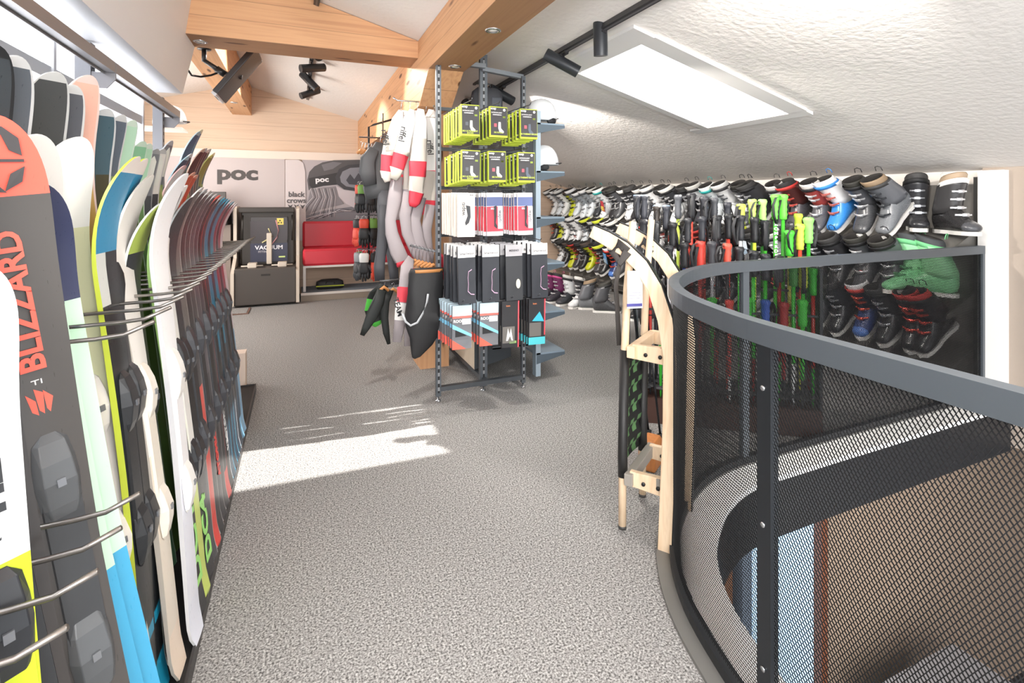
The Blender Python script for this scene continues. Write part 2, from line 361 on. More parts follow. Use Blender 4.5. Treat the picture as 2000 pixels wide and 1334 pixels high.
lamp('lower_fill_light', 'AREA', (3.2, .6, -.9), (3.6, 2.4, -1.6), 10, (1, .97, .92), shape='RECTANGLE', size=1., size_y=.8)  # unseen fill added to brighten the lower floor
b = B(); b.box((3.5, 1.5, -2.8), (4.38, 2.2, -1.85)); ct = b.build('stair_counter', M('#23242b', .4)); tag(ct, 'dark low counter on the lower floor seen down the stair opening', 'counter')
b = B(); b.box((3.48, 1.48, -1.852), (4.38, 2.2, -1.83)); b.build('edge_strip', M('#b9bcc4', .3, .5), ct)
#SECTION2
# ---------------------------------------------------------------- ski rack
RX = -.29
rack = thing('ski_rack', 'long black and steel ski rack running along the window wall, full of skis', 'rack', (-.6, 2.2, 0))
b = B(); b.box((-.98, -.6, .003), (RX, 4.12, .05)); b.build('base_board', M('#1d1b1c', .6), rack, True)
b = B(); b.box((RX, -.6, .003), (RX+.008, 4.13, .058)); b.box((-.98, 4.12, .003), (RX+.008, 4.128, .058)); b.build('edge_trim', M('#3c3a3a', .4, .4), rack, True)
for y in (1.35, 2.99, 4.36):
    b = B(); b.box((-.955, y-.03, .05 if y < 4.1 else .003), (-.895, y+.03, 2.12)); o = b.build('post', M('#77777a', .4, .4), rack, True)
    b = B(); b.box((-.897, y-.006, .1), (-.8935, y+.006, 2.1)); b.build('slotted_strip', PERF, o); o.children[0].location = (0.6, -2.2, 0)
for ya, yb in ((-.6, 2.96), (2.97, 4.40)):
    b = B(); b.box((-.845, ya, 1.985), (-.80, yb, 2.035)); b.box((-.845, ya, 1.975), (-.84, yb, 2.06)); b.build('top_rail', M('#8d8b8c', .35, .4), rack, True)
for y in (2.965, 4.38):
    b = B(); b.prism([(0, 0), (.115, 0), (.115, -.03), (.08, -.075), (0, -.075)], (-.915, y, 1.985), (1, 0, 0), (0, 0, 1), (0, 1, 0), .008); b.build('bracket', M('#6f6d6f', .4, .4), rack, True)
for z, ys in ((.824, [.80+.105*k for k in range(4)]), (1.114, [1.215, 1.36]+[1.50+.115*k for k in range(21)])):
    for y in ys:
        b = B(); b.tube([(-.88, y, z-.01), (-.36, y, z), (-.315, y, z+.004), (-.265, y, z+.026)], .0045, n=6); b.build('divider_rod', RODM, rack, True)
b = B(); b.box((-.893, -.6, 1.08), (-.875, 4.4, 1.13)); b.box((-.893, -.6, .79), (-.875, 4.4, .84)); b.build('rod_rail', M('#5a5858', .4, .4), rack, True)

def ski(y, label, L=1.45, row=0, yaw=30, wid=.105, top='#33343a', lo=None, edge='#c9c9cb', tipc=None, tail=None, pat=None, bind=None, x=None, bow=.10, group=None, tipw=None, thick=.016, lean=None, dec=None, rim=True):
    """one ski standing on its tail. pat(s, u) -> colour index 0 top, 1 lo, 2 tipc, 3 tail, 4 extra"""
    foot = (-.30, -.44)[row] if x is None else x
    ln = (.15, .19)[row] if lean is None else lean
    if row: y *= .93; yaw *= .8; L -= .07 if y < 2.6 else .03
    t = thing('ski', label, 'ski', (foot, y, .051), group)
    ang = -R(yaw); n = V((cos(ang), sin(ang), 0)); ax = V((-sin(ang), cos(ang), 0))   # facing, and width direction
    up = V((-ln, 0, math.sqrt(max(.1, L*L-ln*ln)))).normalized()
    nn = (n-up*n.dot(up)).normalized(); aw = up.cross(nn).normalized()
    UU = [0, .055, .25, .42, .58, .75, .945, 1]; NS, NU = 52, 7; tops = []; bots = []; SS = []
    cols = [top, lo or top, tipc or top, tail or lo or top, dec or top]
    for i in range(NS+1):
        s = i/NS*1.16 if i < .75*NS else .87+.13*sin(pi/2*(i/NS-.75)/.25)
        SS.append(s+.004)
        hw = .5*(wid*.86 if s < .02 else wid*(.86-.16*sin(pi*min(1, (s-.02)/.86)) + (.26*max(0, (s-.45)/.43) if s < .88 else .26)))
        if s > .90: q = (s-.90)/.10; hw *= math.sqrt(max(0, 1-q**2.2))
        if s < .025: hw *= .75+10*s
        hw = max(hw, .002)
        fwd = bow*max(0, (s-.78)/.22)**2.1 + .012*max(0, (.06-s)/.06)**2 + .006*sin(pi*s)
        z = s*L - bow*.22*max(0, (s-.78)/.22)**2.5
        th = thick*(.45+.55*sin(pi*min(1, s/.9)))if s < .9 else thick*.45
        c = up*z + nn*fwd
        tops.append([c+aw*hw*(2*UU[j]-1)+nn*th*(1-.12*abs(2*UU[j]-1)) for j in range(NU+1)]); bots.append([c+aw*hw*1.02*(2*UU[j]-1) for j in range(NU+1)])
    b = B(); W = NU+1; vs = [p for r in tops for p in r]+[p for r in bots for p in r]; off = len(tops)*W; fs = []; ms = []
    for i in range(NS):
        s = SS[i]
        for j in range(NU):
            u = (UU[j]+UU[j+1])/2
            if pat: k = pat(s, u)
            else: k = 2 if (tipc and s > .88) else 3 if (tail and s < .09) else 1 if (lo and s < .45) else 0
            if (u < .055 or u > .945 or s > .985) and (row or y > 2.1) and rim: k = 5
            fs.append((i*W+j, i*W+j+1, (i+1)*W+j+1, (i+1)*W+j)); ms.append(k)
            fs.append((off+i*W+j, off+(i+1)*W+j, off+(i+1)*W+j+1, off+i*W+j+1)); ms.append(6)
        for j, fl in ((0, 0), (NU, 1)):
            q = (i*W+j, (i+1)*W+j, off+(i+1)*W+j, off+i*W+j); fs.append(q if fl else q[::-1]); ms.append(5)
    fs.append(tuple([j for j in range(W)]+[off+j for j in range(W-1, -1, -1)])); ms.append(5)
    l = NS*W; fs.append(tuple([off+l+j for j in range(W)]+[l+j for j in range(W-1, -1, -1)])); ms.append(5)
    b.add(vs, fs, ms, True)
    body = b.build('ski_body', [M(c, .3) for c in cols]+[M(edge, .35, .2), M('#222327', .3)], t)
    mod = body.modifiers.new('edge', 'EDGE_SPLIT'); mod.split_angle = R(35)
    t['_f'] = 0; del t['_f']
    if bind:
        base, toe = bind if isinstance(bind, tuple) else (bind, '#2a2b2f')
        def P(s, out, w): return up*(s*L)+nn*out+aw*w
        zc = .45
        b = B(); b.loft([[P(zc+q/L, o, ww) for ww, o in ((-.03*m, .013), (.03*m, .013), (.027*m, .013+h), (-.027*m, .013+h))] for q, h, m in ((-.20, .006, .8), (-.17, .014, 1), (.13, .014, 1), (.17, .006, .8))], smooth=False)
        b.build('binding_plate', M(base, .45), t)
        for nm, q0, sgn in (('toe_piece', .16, 1), ('heel_piece', -.17, -1)):
            b = B(); zs = ((-.075, .024, .022), (-.045, .036, .030), (0, .044, .033), (.035, .04, .031), (.07, .03, .026), (.085, .02, .012))
            b.loft([[P(zc+(q0+sgn*a)/L, .02, ww*-1) if k == 0 else P(zc+(q0+sgn*a)/L, .02, ww) if k == 1 else P(zc+(q0+sgn*a)/L, h, ww*.7) if k == 2 else P(zc+(q0+sgn*a)/L, h, -ww*.7) for k in range(4)] for a, h, ww in zs], smooth=False)
            o = b.build(nm, M(toe, .35), t, bevel=.003)
            b = B(); b.obox(P(zc+(q0+sgn*.0)/L, .0455, 0), (aw, up, nn), (.006, .007, .002)); b.build('release_screw', M('#83868b', .35, .5), o)
    t['_'] = 0; del t['_']
    return t, (up, nn, aw, L)
def skitext(t, fr, s, body, size, col, rotate=1, out=.0175, w=0., stretch=1., bold=0., spacing=1., ext=.0008):
    up, nn, aw, L = fr
    right, upv = (up, -aw) if rotate == 1 else (-up, aw) if rotate == -1 else (aw, up)
    text(body, size, M(col, .4), t, up*(s*L)+nn*out+aw*w, right, upv, ext=ext, stretch=stretch, bold=bold, spacing=spacing)
def diag(a, c):
    return lambda s, u: 2 if s > a+.04*u else (0 if s > c+.12*(1-u) else 1)

# front row, from the nearest one on
t, fr = ski(.80, 'black ski with red letters and round binding screws, nearest of the front row', 1.2, 0, 56, .11, '#34363b', lean=.13, x=-.30, bind=('#55585d', '#5f6368'), edge='#b9c4cc')
skitext(t, fr, .74, 'BLIZZARD', .052, '#f0614f', bold=.002, stretch=1.25)
t, fr = ski(.95, 'white ski with large black letters and a lime lower half, second nearest', 1.27, 0, 56, .085, '#eef1f4', '#c5d62f', lean=.115, x=-.325, edge='#dfe6ea', bind=('#c5d62f', '#2c2f34'), pat=lambda s, u: 1 if s < .63 else 0)
skitext(t, fr, .76, 'HEAD', .048, '#3a3c40', bold=.003, stretch=1.15); skitext(t, fr, .665, 'iX', .03, '#3a3c40')
t, fr = ski(1.045, 'dark grey ski with red lettering half hidden beside its twin with red tip', 1.46, 0, 58, .12, '#3b3837', bow=.05, lean=.24, tipc='#f0614f', edge='#c3c6c6', bind=('#2c2e31', '#3a3c40'), pat=lambda s, u: 2 if s > .905 else 0)
skitext(t, fr, .765, 'BLIZZARD', .048, '#d9503f', bold=.0015, stretch=1.15, out=.0215)
t, fr = ski(1.185, 'dark grey ski with large red letters and a red tip bearing a black emblem', 1.50, 0, 56, .12, '#4a4745', bow=.05, lean=.23, x=-.285, tipc='#f4604f', edge='#cfd2d2', bind=('#3a3c3f', '#55585b'), pat=lambda s, u: 2 if s > .905 else 0)
skitext(t, fr, .775, 'BLIZZARD', .048, '#f0614f', bold=.0015, stretch=1.15, out=.0215)
up, nn, aw, L = fr
b = B()
for poly in ([(-.034, .0), (-.032, .03), (-.012, .05), (.012, .05), (-.01, .036), (-.018, .01)], [(.034, .008), (.030, .036), (.012, .05), (.012, .022), (.0, .012)], [(-.036, -.006), (.034, -.002), (.034, -.007), (-.036, -.011)], [(-.036, -.018), (-.030, -.045), (-.006, -.06), (-.016, -.03)], [(.034, -.014), (.034, -.035), (.012, -.058), (-.008, -.062), (.008, -.04), (.018, -.02)]):
    vs = [up*(L*.945+q)+aw*-p+nn*(.014+.05*max(0, (.945+q/L-.78)/.22)**2.1) for p, q in poly]
    b.loft([vs, [v+nn*.0015 for v in vs]], smooth=False)
b.build('emblem', M('#3d3a3b', .4), t)
skitext(t, fr, .675, 'TI', .02, '#d8d8d8', rotate=0)
b = B()
for k in (-1, 0, 1):
    vs = [up*(L*.65+q)+aw*-(p)+nn*.0185 for p, q in ((k*.012-.005, .02-.012*abs(k)), (k*.012+.007, .03-.006*abs(k)), (k*.010+.004, -.01), (k*.008-.002, -.018))]
    b.loft([vs, [v+nn*.001 for v in vs]], smooth=False)
b.build('feather_emblem', M('#f0614f', .4), t)
MINT = '#c6efce'; NAVY = '#3a3f5c'
def mint(s, u): return 3 if s < .10 else 1 if s < .36+.03*(u > .5) else (0 if s > (.80 if u > .5 else .74) else 4)
ski(1.31, 'navy-tipped ski with blue edge, farther one of the mint pair at the front', 1.40, 0, 50, .115, NAVY, '#4aa6d0', lean=.25, edge='#4f9fd0', dec=MINT, tail='#33364c', pat=mint)
t, fr = ski(1.375, 'mint ski with navy shovel, blue edge and pale triangle mark, nearest mint one', 1.40, 0, 54, .125, NAVY, '#4aa6d0', lean=.25, edge='#4f9fd0', dec=MINT, tail='#33364c', pat=mint)
up, nn, aw, L = fr; b = B()
for p, q in ((0, .014), (-.011, -.006), (.011, -.006)):
    vs = [up*(L*.80+q+e)+aw*-(p+d)+nn*.0185 for d, e in ((-.010, -.008), (.010, -.008), (0, .012))]; b.loft([vs, [v+nn*.001 for v in vs]], smooth=False)
b.build('triangle_mark', M(MINT, .4), t)
ski(1.47, 'grey-white ski with pale edges behind the navy-tipped pair', 1.50, 0, 40, .12, '#d8d5d0', '#cfccc4', edge='#a9a6a2', bind=('#cfcbc3', '#d8d4cc'), x=-.36, lean=.24)
ski(1.53, 'ivory ski with yellow-green tint beside the navy-tipped pair', 1.50, 0, 30, .125, '#e9ebc0', '#cfcabd', tipc='#fbfbf2', edge='#cfcfcb', bind=('#cfcbc3', '#d8d4cc'), x=-.36, lean=.20, pat=lambda s, u: 2 if s > .84 else (0 if s > .55 and u > .45 else 1))
def teal(s, u): return 2 if s > .965 else 0 if s > .82 else (4 if (.72 < s < .82 and u < .5) else 3 if s < .05 or (.12 < s < .16 and u > .4) else 1)
ski(1.57, 'teal-tipped black ski with lime edges, nearer one of the teal pair', 1.46, 0, 3, .118, '#2c8ab5', '#1d2124', x=-.35, lean=.13, tipc='#f0e6de', dec='#cfd2cd', tail='#1f8db0', edge='#c8d64a', bind=('#1f2022', '#25272a'), pat=teal)
ski(1.64, 'teal-tipped black ski with lime edges, farther one of the teal pair', 1.46, 0, 3, .118, '#2c8ab5', '#1d2124', x=-.35, lean=.13, tipc='#f0e6de', dec='#cfd2cd', tail='#1f8db0', edge='#c8d64a', bind=('#1f2022', '#25272a'), pat=teal)
ski(1.70, 'cream ski with beige binding just past the teal pair', 1.42, 0, 3, .115, '#ede9e2', '#ddd2c2', x=-.32, lean=.16, edge='#b9b2a8', bind=('#ded6c8', '#e0d8cc'), tail='#e5d3c0')
ski(1.76, 'black ski with lime flash and grey edge between the two cream skis', 1.34, 0, 4, .11, '#3a3d42', '#8d8f8e', x=-.35, lean=.12, edge='#bfc2c0', tipc='#b9cf63', bind='#2a2b2f')
ski(1.81, 'broad plain white ski with small dots, widest white one at the front', 1.43, 0, 5, .12, '#f6f6f7', '#e2e4ee', x=-.295, lean=.12, edge='#cfd0d4', bind=('#e6e4e6', '#e8e6e2'), tail='#dfe2ee')
t, fr = ski(1.91, 'charcoal ski with lime block letters standing past the broad white one', 1.38, 0, 4, .12, '#4c4d52', '#2c2d31', edge='#a8d07a', tipc='#46474c', bind='#1f2022')
skitext(t, fr, .16, 'DC4', .10, '#9fe07a', bold=.003, stretch=1.3)
t, fr = ski(2.0, 'white ski with a row of small black dashes along its edge', 1.40, 0, 3, .10, '#efeeea', '#c8d86c', edge='#d9dade', bind=('#e5e3df', '#2a2b2f'))
up, nn, aw, L = fr; b = B(); b.obox(up*(L*.72)+nn*.0175-aw*.030, (aw, up, nn), (.003, .24, .0015))
b.build('dashed_stripe', perf_mat(2, .045, '#efeeea', '#1d1d20'), t)
t, fr = ski(2.09, 'black ski with lime letters behind the white one with dashes', 1.36, 0, 4, .12, '#3c3c41', '#2c2d31', edge='#8a8d90', tail='#2c2d31', bind='#1f2022')
skitext(t, fr, .13, 'DC4', .09, '#9fe07a', bold=.003, stretch=1.3)
specs = [('#6d6a68', '#45474b', '#cfcdca', None), ('#3c3c40', '#e0574c', '#a8a8aa', '#e8453c'), ('#4b494c', '#2e3034', '#c5c3c2', None), ('#57545a', '#33343a', '#b5b3b4', None), ('#4a474f', '#2a2b30', '#c2bfc3', None), ('#2f3036', '#26272c', '#e25a50', '#e8453c'), ('#44424a', '#202226', '#aeb1b4', None),
         ('#257a9b', '#1c2a35', '#3f96b5', None), ('#39414e', '#1d232b', '#2f8fb0', None), ('#2c7f9e', '#202c38', '#52a6c2', None), ('#8a4a58', '#26303a', '#d6d6d9', None), ('#3a3f49', '#20252c', '#7aa7bb', None), ('#9b5967', '#31506a', '#ece9ea', '#7fb4d8'), ('#d9cfd6', '#7fb1d6', '#f0eef0', '#8fc0e4')]
names = ['brown-grey ski with cream edge', 'black ski with red lower half and tail', 'dark grey ski with pale edge', 'violet-grey ski with pale edge', 'plum-grey ski with silver edge', 'black ski with thin red edge', 'slate ski with silver edge', 'teal ski with dark lower half', 'slate ski with teal edge', 'teal ski with light teal edge', 'maroon-topped ski with white edge', 'dark ski with pale blue edge', 'rose-topped ski with pale blue tail', 'pale pink and light blue ski']
YF = [2.18+.088*k for k in range(14)]
for i, (sp, nm, y) in enumerate(zip(specs, names, YF)):
    t, fr = ski(y, nm+' in the front row, %s from far end' % ORD[len(YF)-1-i], 1.40-.005*i, 0, 2, .105, sp[0], sp[1], edge=sp[2], tail=sp[3], bow=.12, bind=('#2a2b2f', '#3a3b40') if i % 2 == 0 else None, tipc=sp[0])
    if i == 3: skitext(t, fr, .2, 'ATOMIC', .05, '#e8504a', bold=.002)
    if i == 6: skitext(t, fr, .2, 'VECTORY', .045, '#d8d8d8', bold=.001)
# back row, higher
back = [(1.30, 1.62, '#4b5058', '#b0c98a', '#c8ccd0', 'short dark grey ski at the near end of the back row'),
        (1.43, 1.72, '#3d4247', '#42503f', '#2b2d30', 'dark ski with black rim, nearer of the tall pair in the back row'),
        (1.52, 1.72, '#5b6168', '#66734b', '#d5d7d8', 'dark glossy ski with white rim, farther one of the tall near pair'),
        (1.72, 1.73, '#4a4c4d', '#4a5132', '#cfd1d0', 'olive-bottomed dark ski with white rim in the back row, nearer of two'),
        (1.83, 1.72, '#5d6066', '#b5cc6e', '#dfe0e0', 'glossy grey ski turning lime lower down, in the back row'),
        (1.95, 1.77, '#eab7a4', '#c9a45a', '#f2d7cf', 'pale orange and sand ski rising behind the glossy grey one'),
        (2.10, 1.70, '#48606a', '#4a4632', '#d3d6d7', 'blue-grey ski with brown middle in the back row'),
        (2.21, 1.70, '#616d7b', '#89a366', '#dfe2e3', 'blue-grey ski with white rim before the mint one in the back row'),
        (2.34, 1.70, '#c3ecd0', '#7fb98c', '#dff3e4', 'mint green ski, tallest mint one of the back row'),
        (2.47, 1.64, '#8fc9a0', '#5d7f3a', '#d7efdb', 'green ski, nearer one of the green pair in the back row'),
        (2.56, 1.64, '#bce8c6', '#79a568', '#e2f3e4', 'light green ski, farther one of the green pair in the back row'),
        (2.68, 1.63, '#7d8186', '#55595d', '#a8abad', 'dark rimmed ski with pale tip window, nearer one of two in the back row'),
        (2.80, 1.60, '#e7e4de', '#43464b', '#c6c6c6', 'pale and dark striped ski between the two with tip windows'),
        (2.93, 1.65, '#75797f', '#8ea34f', '#b9bcbf', 'dark rimmed ski with pale tip window, farther one of two in the back row'),
        (3.06, 1.55, '#e6e3e4', '#5a4650', '#f2c9c9', 'white and rose ski in the far half of the back row'),
        (3.15, 1.60, '#2f5468', '#23323c', '#a9c3cf', 'petrol blue ski in the far half of the back row'),
        (3.24, 1.62, '#2f3338', '#42595a', '#d8dadb', 'black ski with white rim in the far half of the back row'),
        (3.32, 1.53, '#e56a45', '#a9452f', '#f3b7a0', 'orange-tipped ski in the far half of the back row, nearer of two'),
        (3.40, 1.52, '#dd5f40', '#63302a', '#f0b09a', 'orange-tipped ski in the far half of the back row, farther of two'),
        (3.48, 1.76, '#2d5a76', '#324a3a', '#a8c1c9', 'tall blue ski topping the far half of the back row'),
        (3.56, 1.78, '#3e6f95', '#8a8f4c', '#e9e3c4', 'tall blue and yellow ski beside the tallest blue one'),
        (3.64, 1.68, '#3a3634', '#5c2f2c', '#d4b8a8', 'black ski with copper rim near the far end of the back row'),
        (3.72, 1.69, '#322f30', '#33343a', '#cfcfd0', 'black ski with silver rim near the far end of the back row'),
        (3.80, 1.69, '#383235', '#643530', '#e2d9d2', 'brown-black ski with cream rim near the far end of the back row'),
        (3.88, 1.70, '#3a3a3c', '#394642', '#c9cfc9', 'charcoal ski near the far end of the back row'),
        (3.96, 1.67, '#8c8f4a', '#3c5c70', '#dcdc8c', 'olive yellow ski, second from the far end of the back row'),
        (4.05, 1.69, '#35607a', '#8fa56a', '#f3ecd0', 'blue ski with cream rim, last one of the back row')]
for i, (y, L, a, c, e, nm) in enumerate(back):
    t, fr = ski(y, nm, L, 1, (34 if y < 2.2 else 20) if y < 2.9 else 8, .122 if y < 3 else .11, a, c, edge=e, tipc=a, pat=(lambda s, u: 0 if s > .82+.05*u else 1), bow=.10 if y < 3 else .13)
    if 'window' in nm:
        up, nn, aw, L_ = fr; b = B()
        vs = [up*(L_*s)+nn*(.0175+.10*max(0, (s-.78)/.22)**2.1)+aw*w_ for s, w_ in ((.89, .03), (.89, -.03), (.93, -.034), (.955, -.024), (.968, .0), (.955, .026))]
        b.loft([vs, [v+nn*.002 for v in vs]], smooth=False); b.build('tip_window', M('#e4e6de', .4), t)
    if y > 2.9 and i % 2 == 0: pass
t, fr = ski(1.50, 'tall orange and white ski with black flashes rising above the back row', 2.06, 1, 40, .13, '#f7c9bb', '#f6d0c4', edge='#3d4b66', tipc='#f29c86', x=-.46, lean=.24, pat=lambda s, u: 2 if s > .9 else (0 if u < .6 else 1))
up, nn, aw, L = fr; b = B()
for q in (.72, .785):
    vs = [up*(L*(q+e))+aw*d+nn*.018 for d, e in ((-.045, 0), (.0, .0), (-.05, -.04))]; b.loft([vs, [v+nn*.001 for v in vs]], smooth=False)
b.build('black_flash', M('#3d4b66', .4), t)
ski(1.40, 'tall pale ski beside the orange one in the top corner', 2.0, 1, 40, .13, '#f3d8cd', '#e8e4df', edge='#e8e0dc', x=-.47, lean=.25)
# small tips poking above the back row near the windows
for y, L, c, e, nm in ((2.22, 1.80, '#6f5a62', '#f5cfc6', 'dusky ski tip with pink rim above the back row, by the middle post'), (2.75, 1.74, '#4c4a4f', '#efb3a6', 'dark ski tip with salmon rim above the green pair'), (2.88, 1.72, '#d9de4c', '#e9ec8a', 'bright yellow ski tip above the back row'), (3.0, 1.70, '#4f9a76', '#6fb08c', 'green ski tip beside the bright yellow one')):
    ski(y, nm, L, 1, 30, .11, c, c, edge=e, x=-.56, lean=.24)
#SECTION3
# ---------------------------------------------------------------- stair railing
HR = 1.065
rail = thing('stair_railing', 'curved dark metal railing with expanded mesh panels around the stair opening', 'railing', (1.5, 1.6, 0))
b = B(); sweep(b, -.020, .020, HR-.012, HR); sweep(b, -.020, -.014, HR-.055, HR-.012); sweep(b, .014, .020, HR-.055, HR-.012); b.build('top_rail', RAILM, rail, True)
b = B(); sweep(b, -.016, .016, .012, .045); b.build('bottom_rail', M('#2c2e31', .45, .3), rail, True)
def post_at(x, lab=None, wd=.022):
    i = min(range(len(FR)), key=lambda k: (FR[k][0]-V((*x, 0))).length); p, t, n = FR[i]
    b = B(); b.obox(p+V((0, 0, HR/2-.02)), (t, n, V((0, 0, 1))), (wd, .013, HR/2-.035))
    o = b.build('post', M('#25282c', .4, .3) if p.x < 1.3 else RAILM, rail, True)
    for z in (.18, .55, .90):
        b = B(); q = p-n*.0135+V((0, 0, z)); b.tube([q, q-n*.004], .007, n=10); s_ = b.build('screw', CHROME, o, False)
        s_.location = -rail.location
for x in ((1.112, .97), (2.13, 1.995), (4.40, 2.045)): post_at(x, wd=.014 if x[0] > 4 else .022)
# expanded metal: real diamond openings
MP, ML = catmull(ctrl, .0048)
MF = path_frames(MP)
def mesh_panel(name, i0, i1, z0, z1, ch=.0165):
    """staggered diamond lattice following the path; each cell is a ring of four tilted strands"""
    import numpy as np
    vs = []; fs = []; idx = {}
    rows = int((z1-z0)/(ch/2)); ch2 = (z1-z0)/rows
    def node(i, j):
        k = (i, j)
        if k not in idx:
            p, t, n = MF[min(i, len(MF)-1)]; idx[k] = len(vs); vs.append((p.x, p.y, z0+j*ch2))
        return idx[k]
    for i in range(i0+1, i1, 1):
        p, t, n = MF[i]
        for j in range(1, rows):
            if (i+j) % 2: continue
            c = V((p.x, p.y, z0+j*ch2)); corners = [node(i-1, j), node(i, j-1), node(i+1, j), node(i, j+1)]
            inner = []
            for q, corner in enumerate(corners):
                v = c.lerp(V(vs[corner]), .76 if q in (0, 2) else .80) + n*(.0022 if q in (1,) else -.0022 if q == 3 else 0)
                inner.append(len(vs)); vs.append((v.x, v.y, v.z))
            for q in range(4): fs.append((corners[q], corners[(q+1) % 4], inner[(q+1) % 4], inner[q]))
    me = bpy.data.meshes.new(name); ox = rail.location
    a = np.array(vs, dtype=np.float32)-np.array([ox.x, ox.y, 0], dtype=np.float32); f = np.array(fs, dtype=np.int32)
    me.vertices.add(len(a)); me.vertices.foreach_set('co', a.ravel()); me.loops.add(f.size); me.loops.foreach_set('vertex_index', f.ravel())
    me.polygons.add(len(f)); me.polygons.foreach_set('loop_start', np.arange(0, f.size, 4, dtype=np.int32)); me.update(calc_edges=True)
    me.materials.append(MESHM); o = bpy.data.objects.new(name, me); COL.objects.link(o); o.parent = rail
def near_i(x): return min(range(len(MF)), key=lambda k: (MF[k][0]-V((*x, 0))).length)
cuts = [0, near_i((1.112, .97)), near_i((2.13, 1.995)), len(MF)-2]
for k in range(3): mesh_panel('mesh_panel', cuts[k], cuts[k+1], .045, HR-.05)

# ---------------------------------------------------------------- wooden sledge standing on end against the railing
A0 = V((1.325, 1.62, 0)); SD = V((-.58, .81, 0)).normalized(); LD = V((.81, .58, 0)).normalized()
sl = thing('wooden_sledge', 'pale wooden sledge standing on end against the curved railing', 'sledge', tuple(A0))
LEANV = V((.06, .05, 0))
def SP(h, lat, z): return A0+SD*h+LD*lat+LEANV*z+V((0, 0, z))
def runner(lat, name):
    # centre line in the (h, z) plane: straight, then a bend towards the seat side
    cl = [(.0, .005), (-.005, .2), (-.012, .5), (-.010, .75), (.012, .9), (.055, 1.02), (.115, 1.11), (.19, 1.175), (.27, 1.215), (.34, 1.245)]
    b = B(); rings = []
    for i, (h, z) in enumerate(cl):
        a = cl[max(0, i-1)]; c = cl[min(len(cl)-1, i+1)]; tx, tz = c[0]-a[0], c[1]-a[1]; l = math.hypot(tx, tz); nx, nz = tz/l, -tx/l
        w = .027+.004*(i > 3) - (.004 if i == len(cl)-1 else 0)
        if name == 'runner': rings.append([SP(h+nx*o, lat+d, z+nz*o) for o, d in ((-w, -.013), (w, -.013), (w, .013), (-w, .013))])
        else: rings.append([SP(h+nx*o, lat+d, z+nz*o) for o, d in ((-w-.004, -.012), (-w, -.012), (-w, .012), (-w-.004, .012))])
    return b.loft(rings, smooth=False)
for lat in (0, .33):
    o = runner(lat, 'runner').build('runner', ASH, sl, True, bevel=.004)
    runner(lat, 'steel').build('runner_steel', M('#2b2c2e', .35, .6), sl, True)
for lat in (.03, .30):
    b = B(); b.tube([SP(.185, lat, .03), SP(.19, lat, .3), SP(.19, lat, .75), SP(.185, lat, 1.0), SP(.165, lat, 1.29)], [.016, .0165, .0165, .0165, .015], n=14); b.build('seat_rail', ASH, sl, True)
    b = B(); b.tube([SP(.187, lat, .225), SP(.19, lat, .3), SP(.19, lat, .745)], .0205, n=14); b.build('seat_rail_wrap', M('#1c1b1b', .5), sl, True)
    b = B(); b.tube([SP(.185, lat, .018), SP(.185, lat, .03)], .017, n=12); b.build('end_cap', M('#3b3a38', .5), sl, True)
for z in (.23, .745):
    for lat, sg in ((.03, 1), (.30, -1)):
        b = B(); b.loft([[SP(h, lat+d, z+q) for d, q in ((-.012, -hh), (.012, -hh), (.012, hh), (-.012, hh))] for h, hh in ((.02, .035), (.13, .03), (.155, .03))], smooth=False); o = b.build('strut', ASH, sl, True, bevel=.003)
        for h in (.035, .095):
            b = B(); q0 = SP(h, lat-.0135, z-.004); b.tube([q0, q0-LD*.006], .008, n=10); bo = b.build('bolt', M('#3a3a3c', .3, .7), o); bo.location = -A0
    b = B(); b.obox((SP(.155, .165, z)), (LD, SD, V((0, 0, 1))), (.165, .017, .024)); b.build('cross_bar', ASH if z > .5 else M('#9a948c', .5), sl, True, bevel=.003)
    b = B(); b.obox((SP(.03, .165, z+.012)), (LD, SD, V((0, 0, 1))), (.15, .014, .02)); b.build('rear_bar', ASH if z > .5 else M('#8d8881', .5), sl, True, bevel=.003)
# woven seat: black webbing with green diamond blocks
b = B(); NR, NC = 22, 6
for i in range(NR+1):
    pass
rows = [[SP(.20+.006*sin(i*1.6)+.012*sin(pi*j/NC), .045+.24*j/NC, .25+.475*i/NR) for j in range(NC+1)] for i in range(NR+1)]
vs = [p for r in rows for p in r]; W = NC+1; fs = []; ms = []
for i in range(NR):
    for j in range(NC): fs.append((i*W+j, i*W+j+1, (i+1)*W+j+1, (i+1)*W+j)); ms.append(1 if (i//2+j) % 2 == 0 and i % 4 != 3 else 0)
b.add(vs, fs, ms, True); o = b.build('woven_seat', [M('#1a1b1a', .8), M('#5f8a58', .7)], sl, True); md = o.modifiers.new('t', 'SOLIDIFY'); md.thickness = .006
# dark strap tying the horn, tag, sticker
b = B(); b.tube([SP(.17, -.02, 1.165), SP(.21, -.022, 1.20), SP(.235, -.02, 1.16), SP(.20, -.022, 1.12), SP(.17, -.02, 1.165)], (.003, .02), n=8)
b.tube([SP(.20, -.018, 1.13), SP(.225, .0, 1.02), SP(.222, .02, .9), SP(.215, .03, .76)], (.003, .012), n=8, up=(1, 0, 0)); b.build('pull_strap', M('#3a3634', .8), sl, True)
b = B(); b.tube([SP(.17, .31, 1.15), SP(.20, .30, 1.19), SP(.23, .31, 1.15), SP(.2, .31, 1.10), SP(.17, .31, 1.15)], (.003, .018), n=8); b.build('pull_strap', M('#34353a', .8), sl, True)
b = B(); b.obox(SP(.135, -.018, 1.01), (V((1, -.2, 0)), V((.2, 1, 0)), V((0, 0, 1))), (.034, .001, .078)); tg = b.build('info_tag', M('#e9e9ee', .6), sl, True)
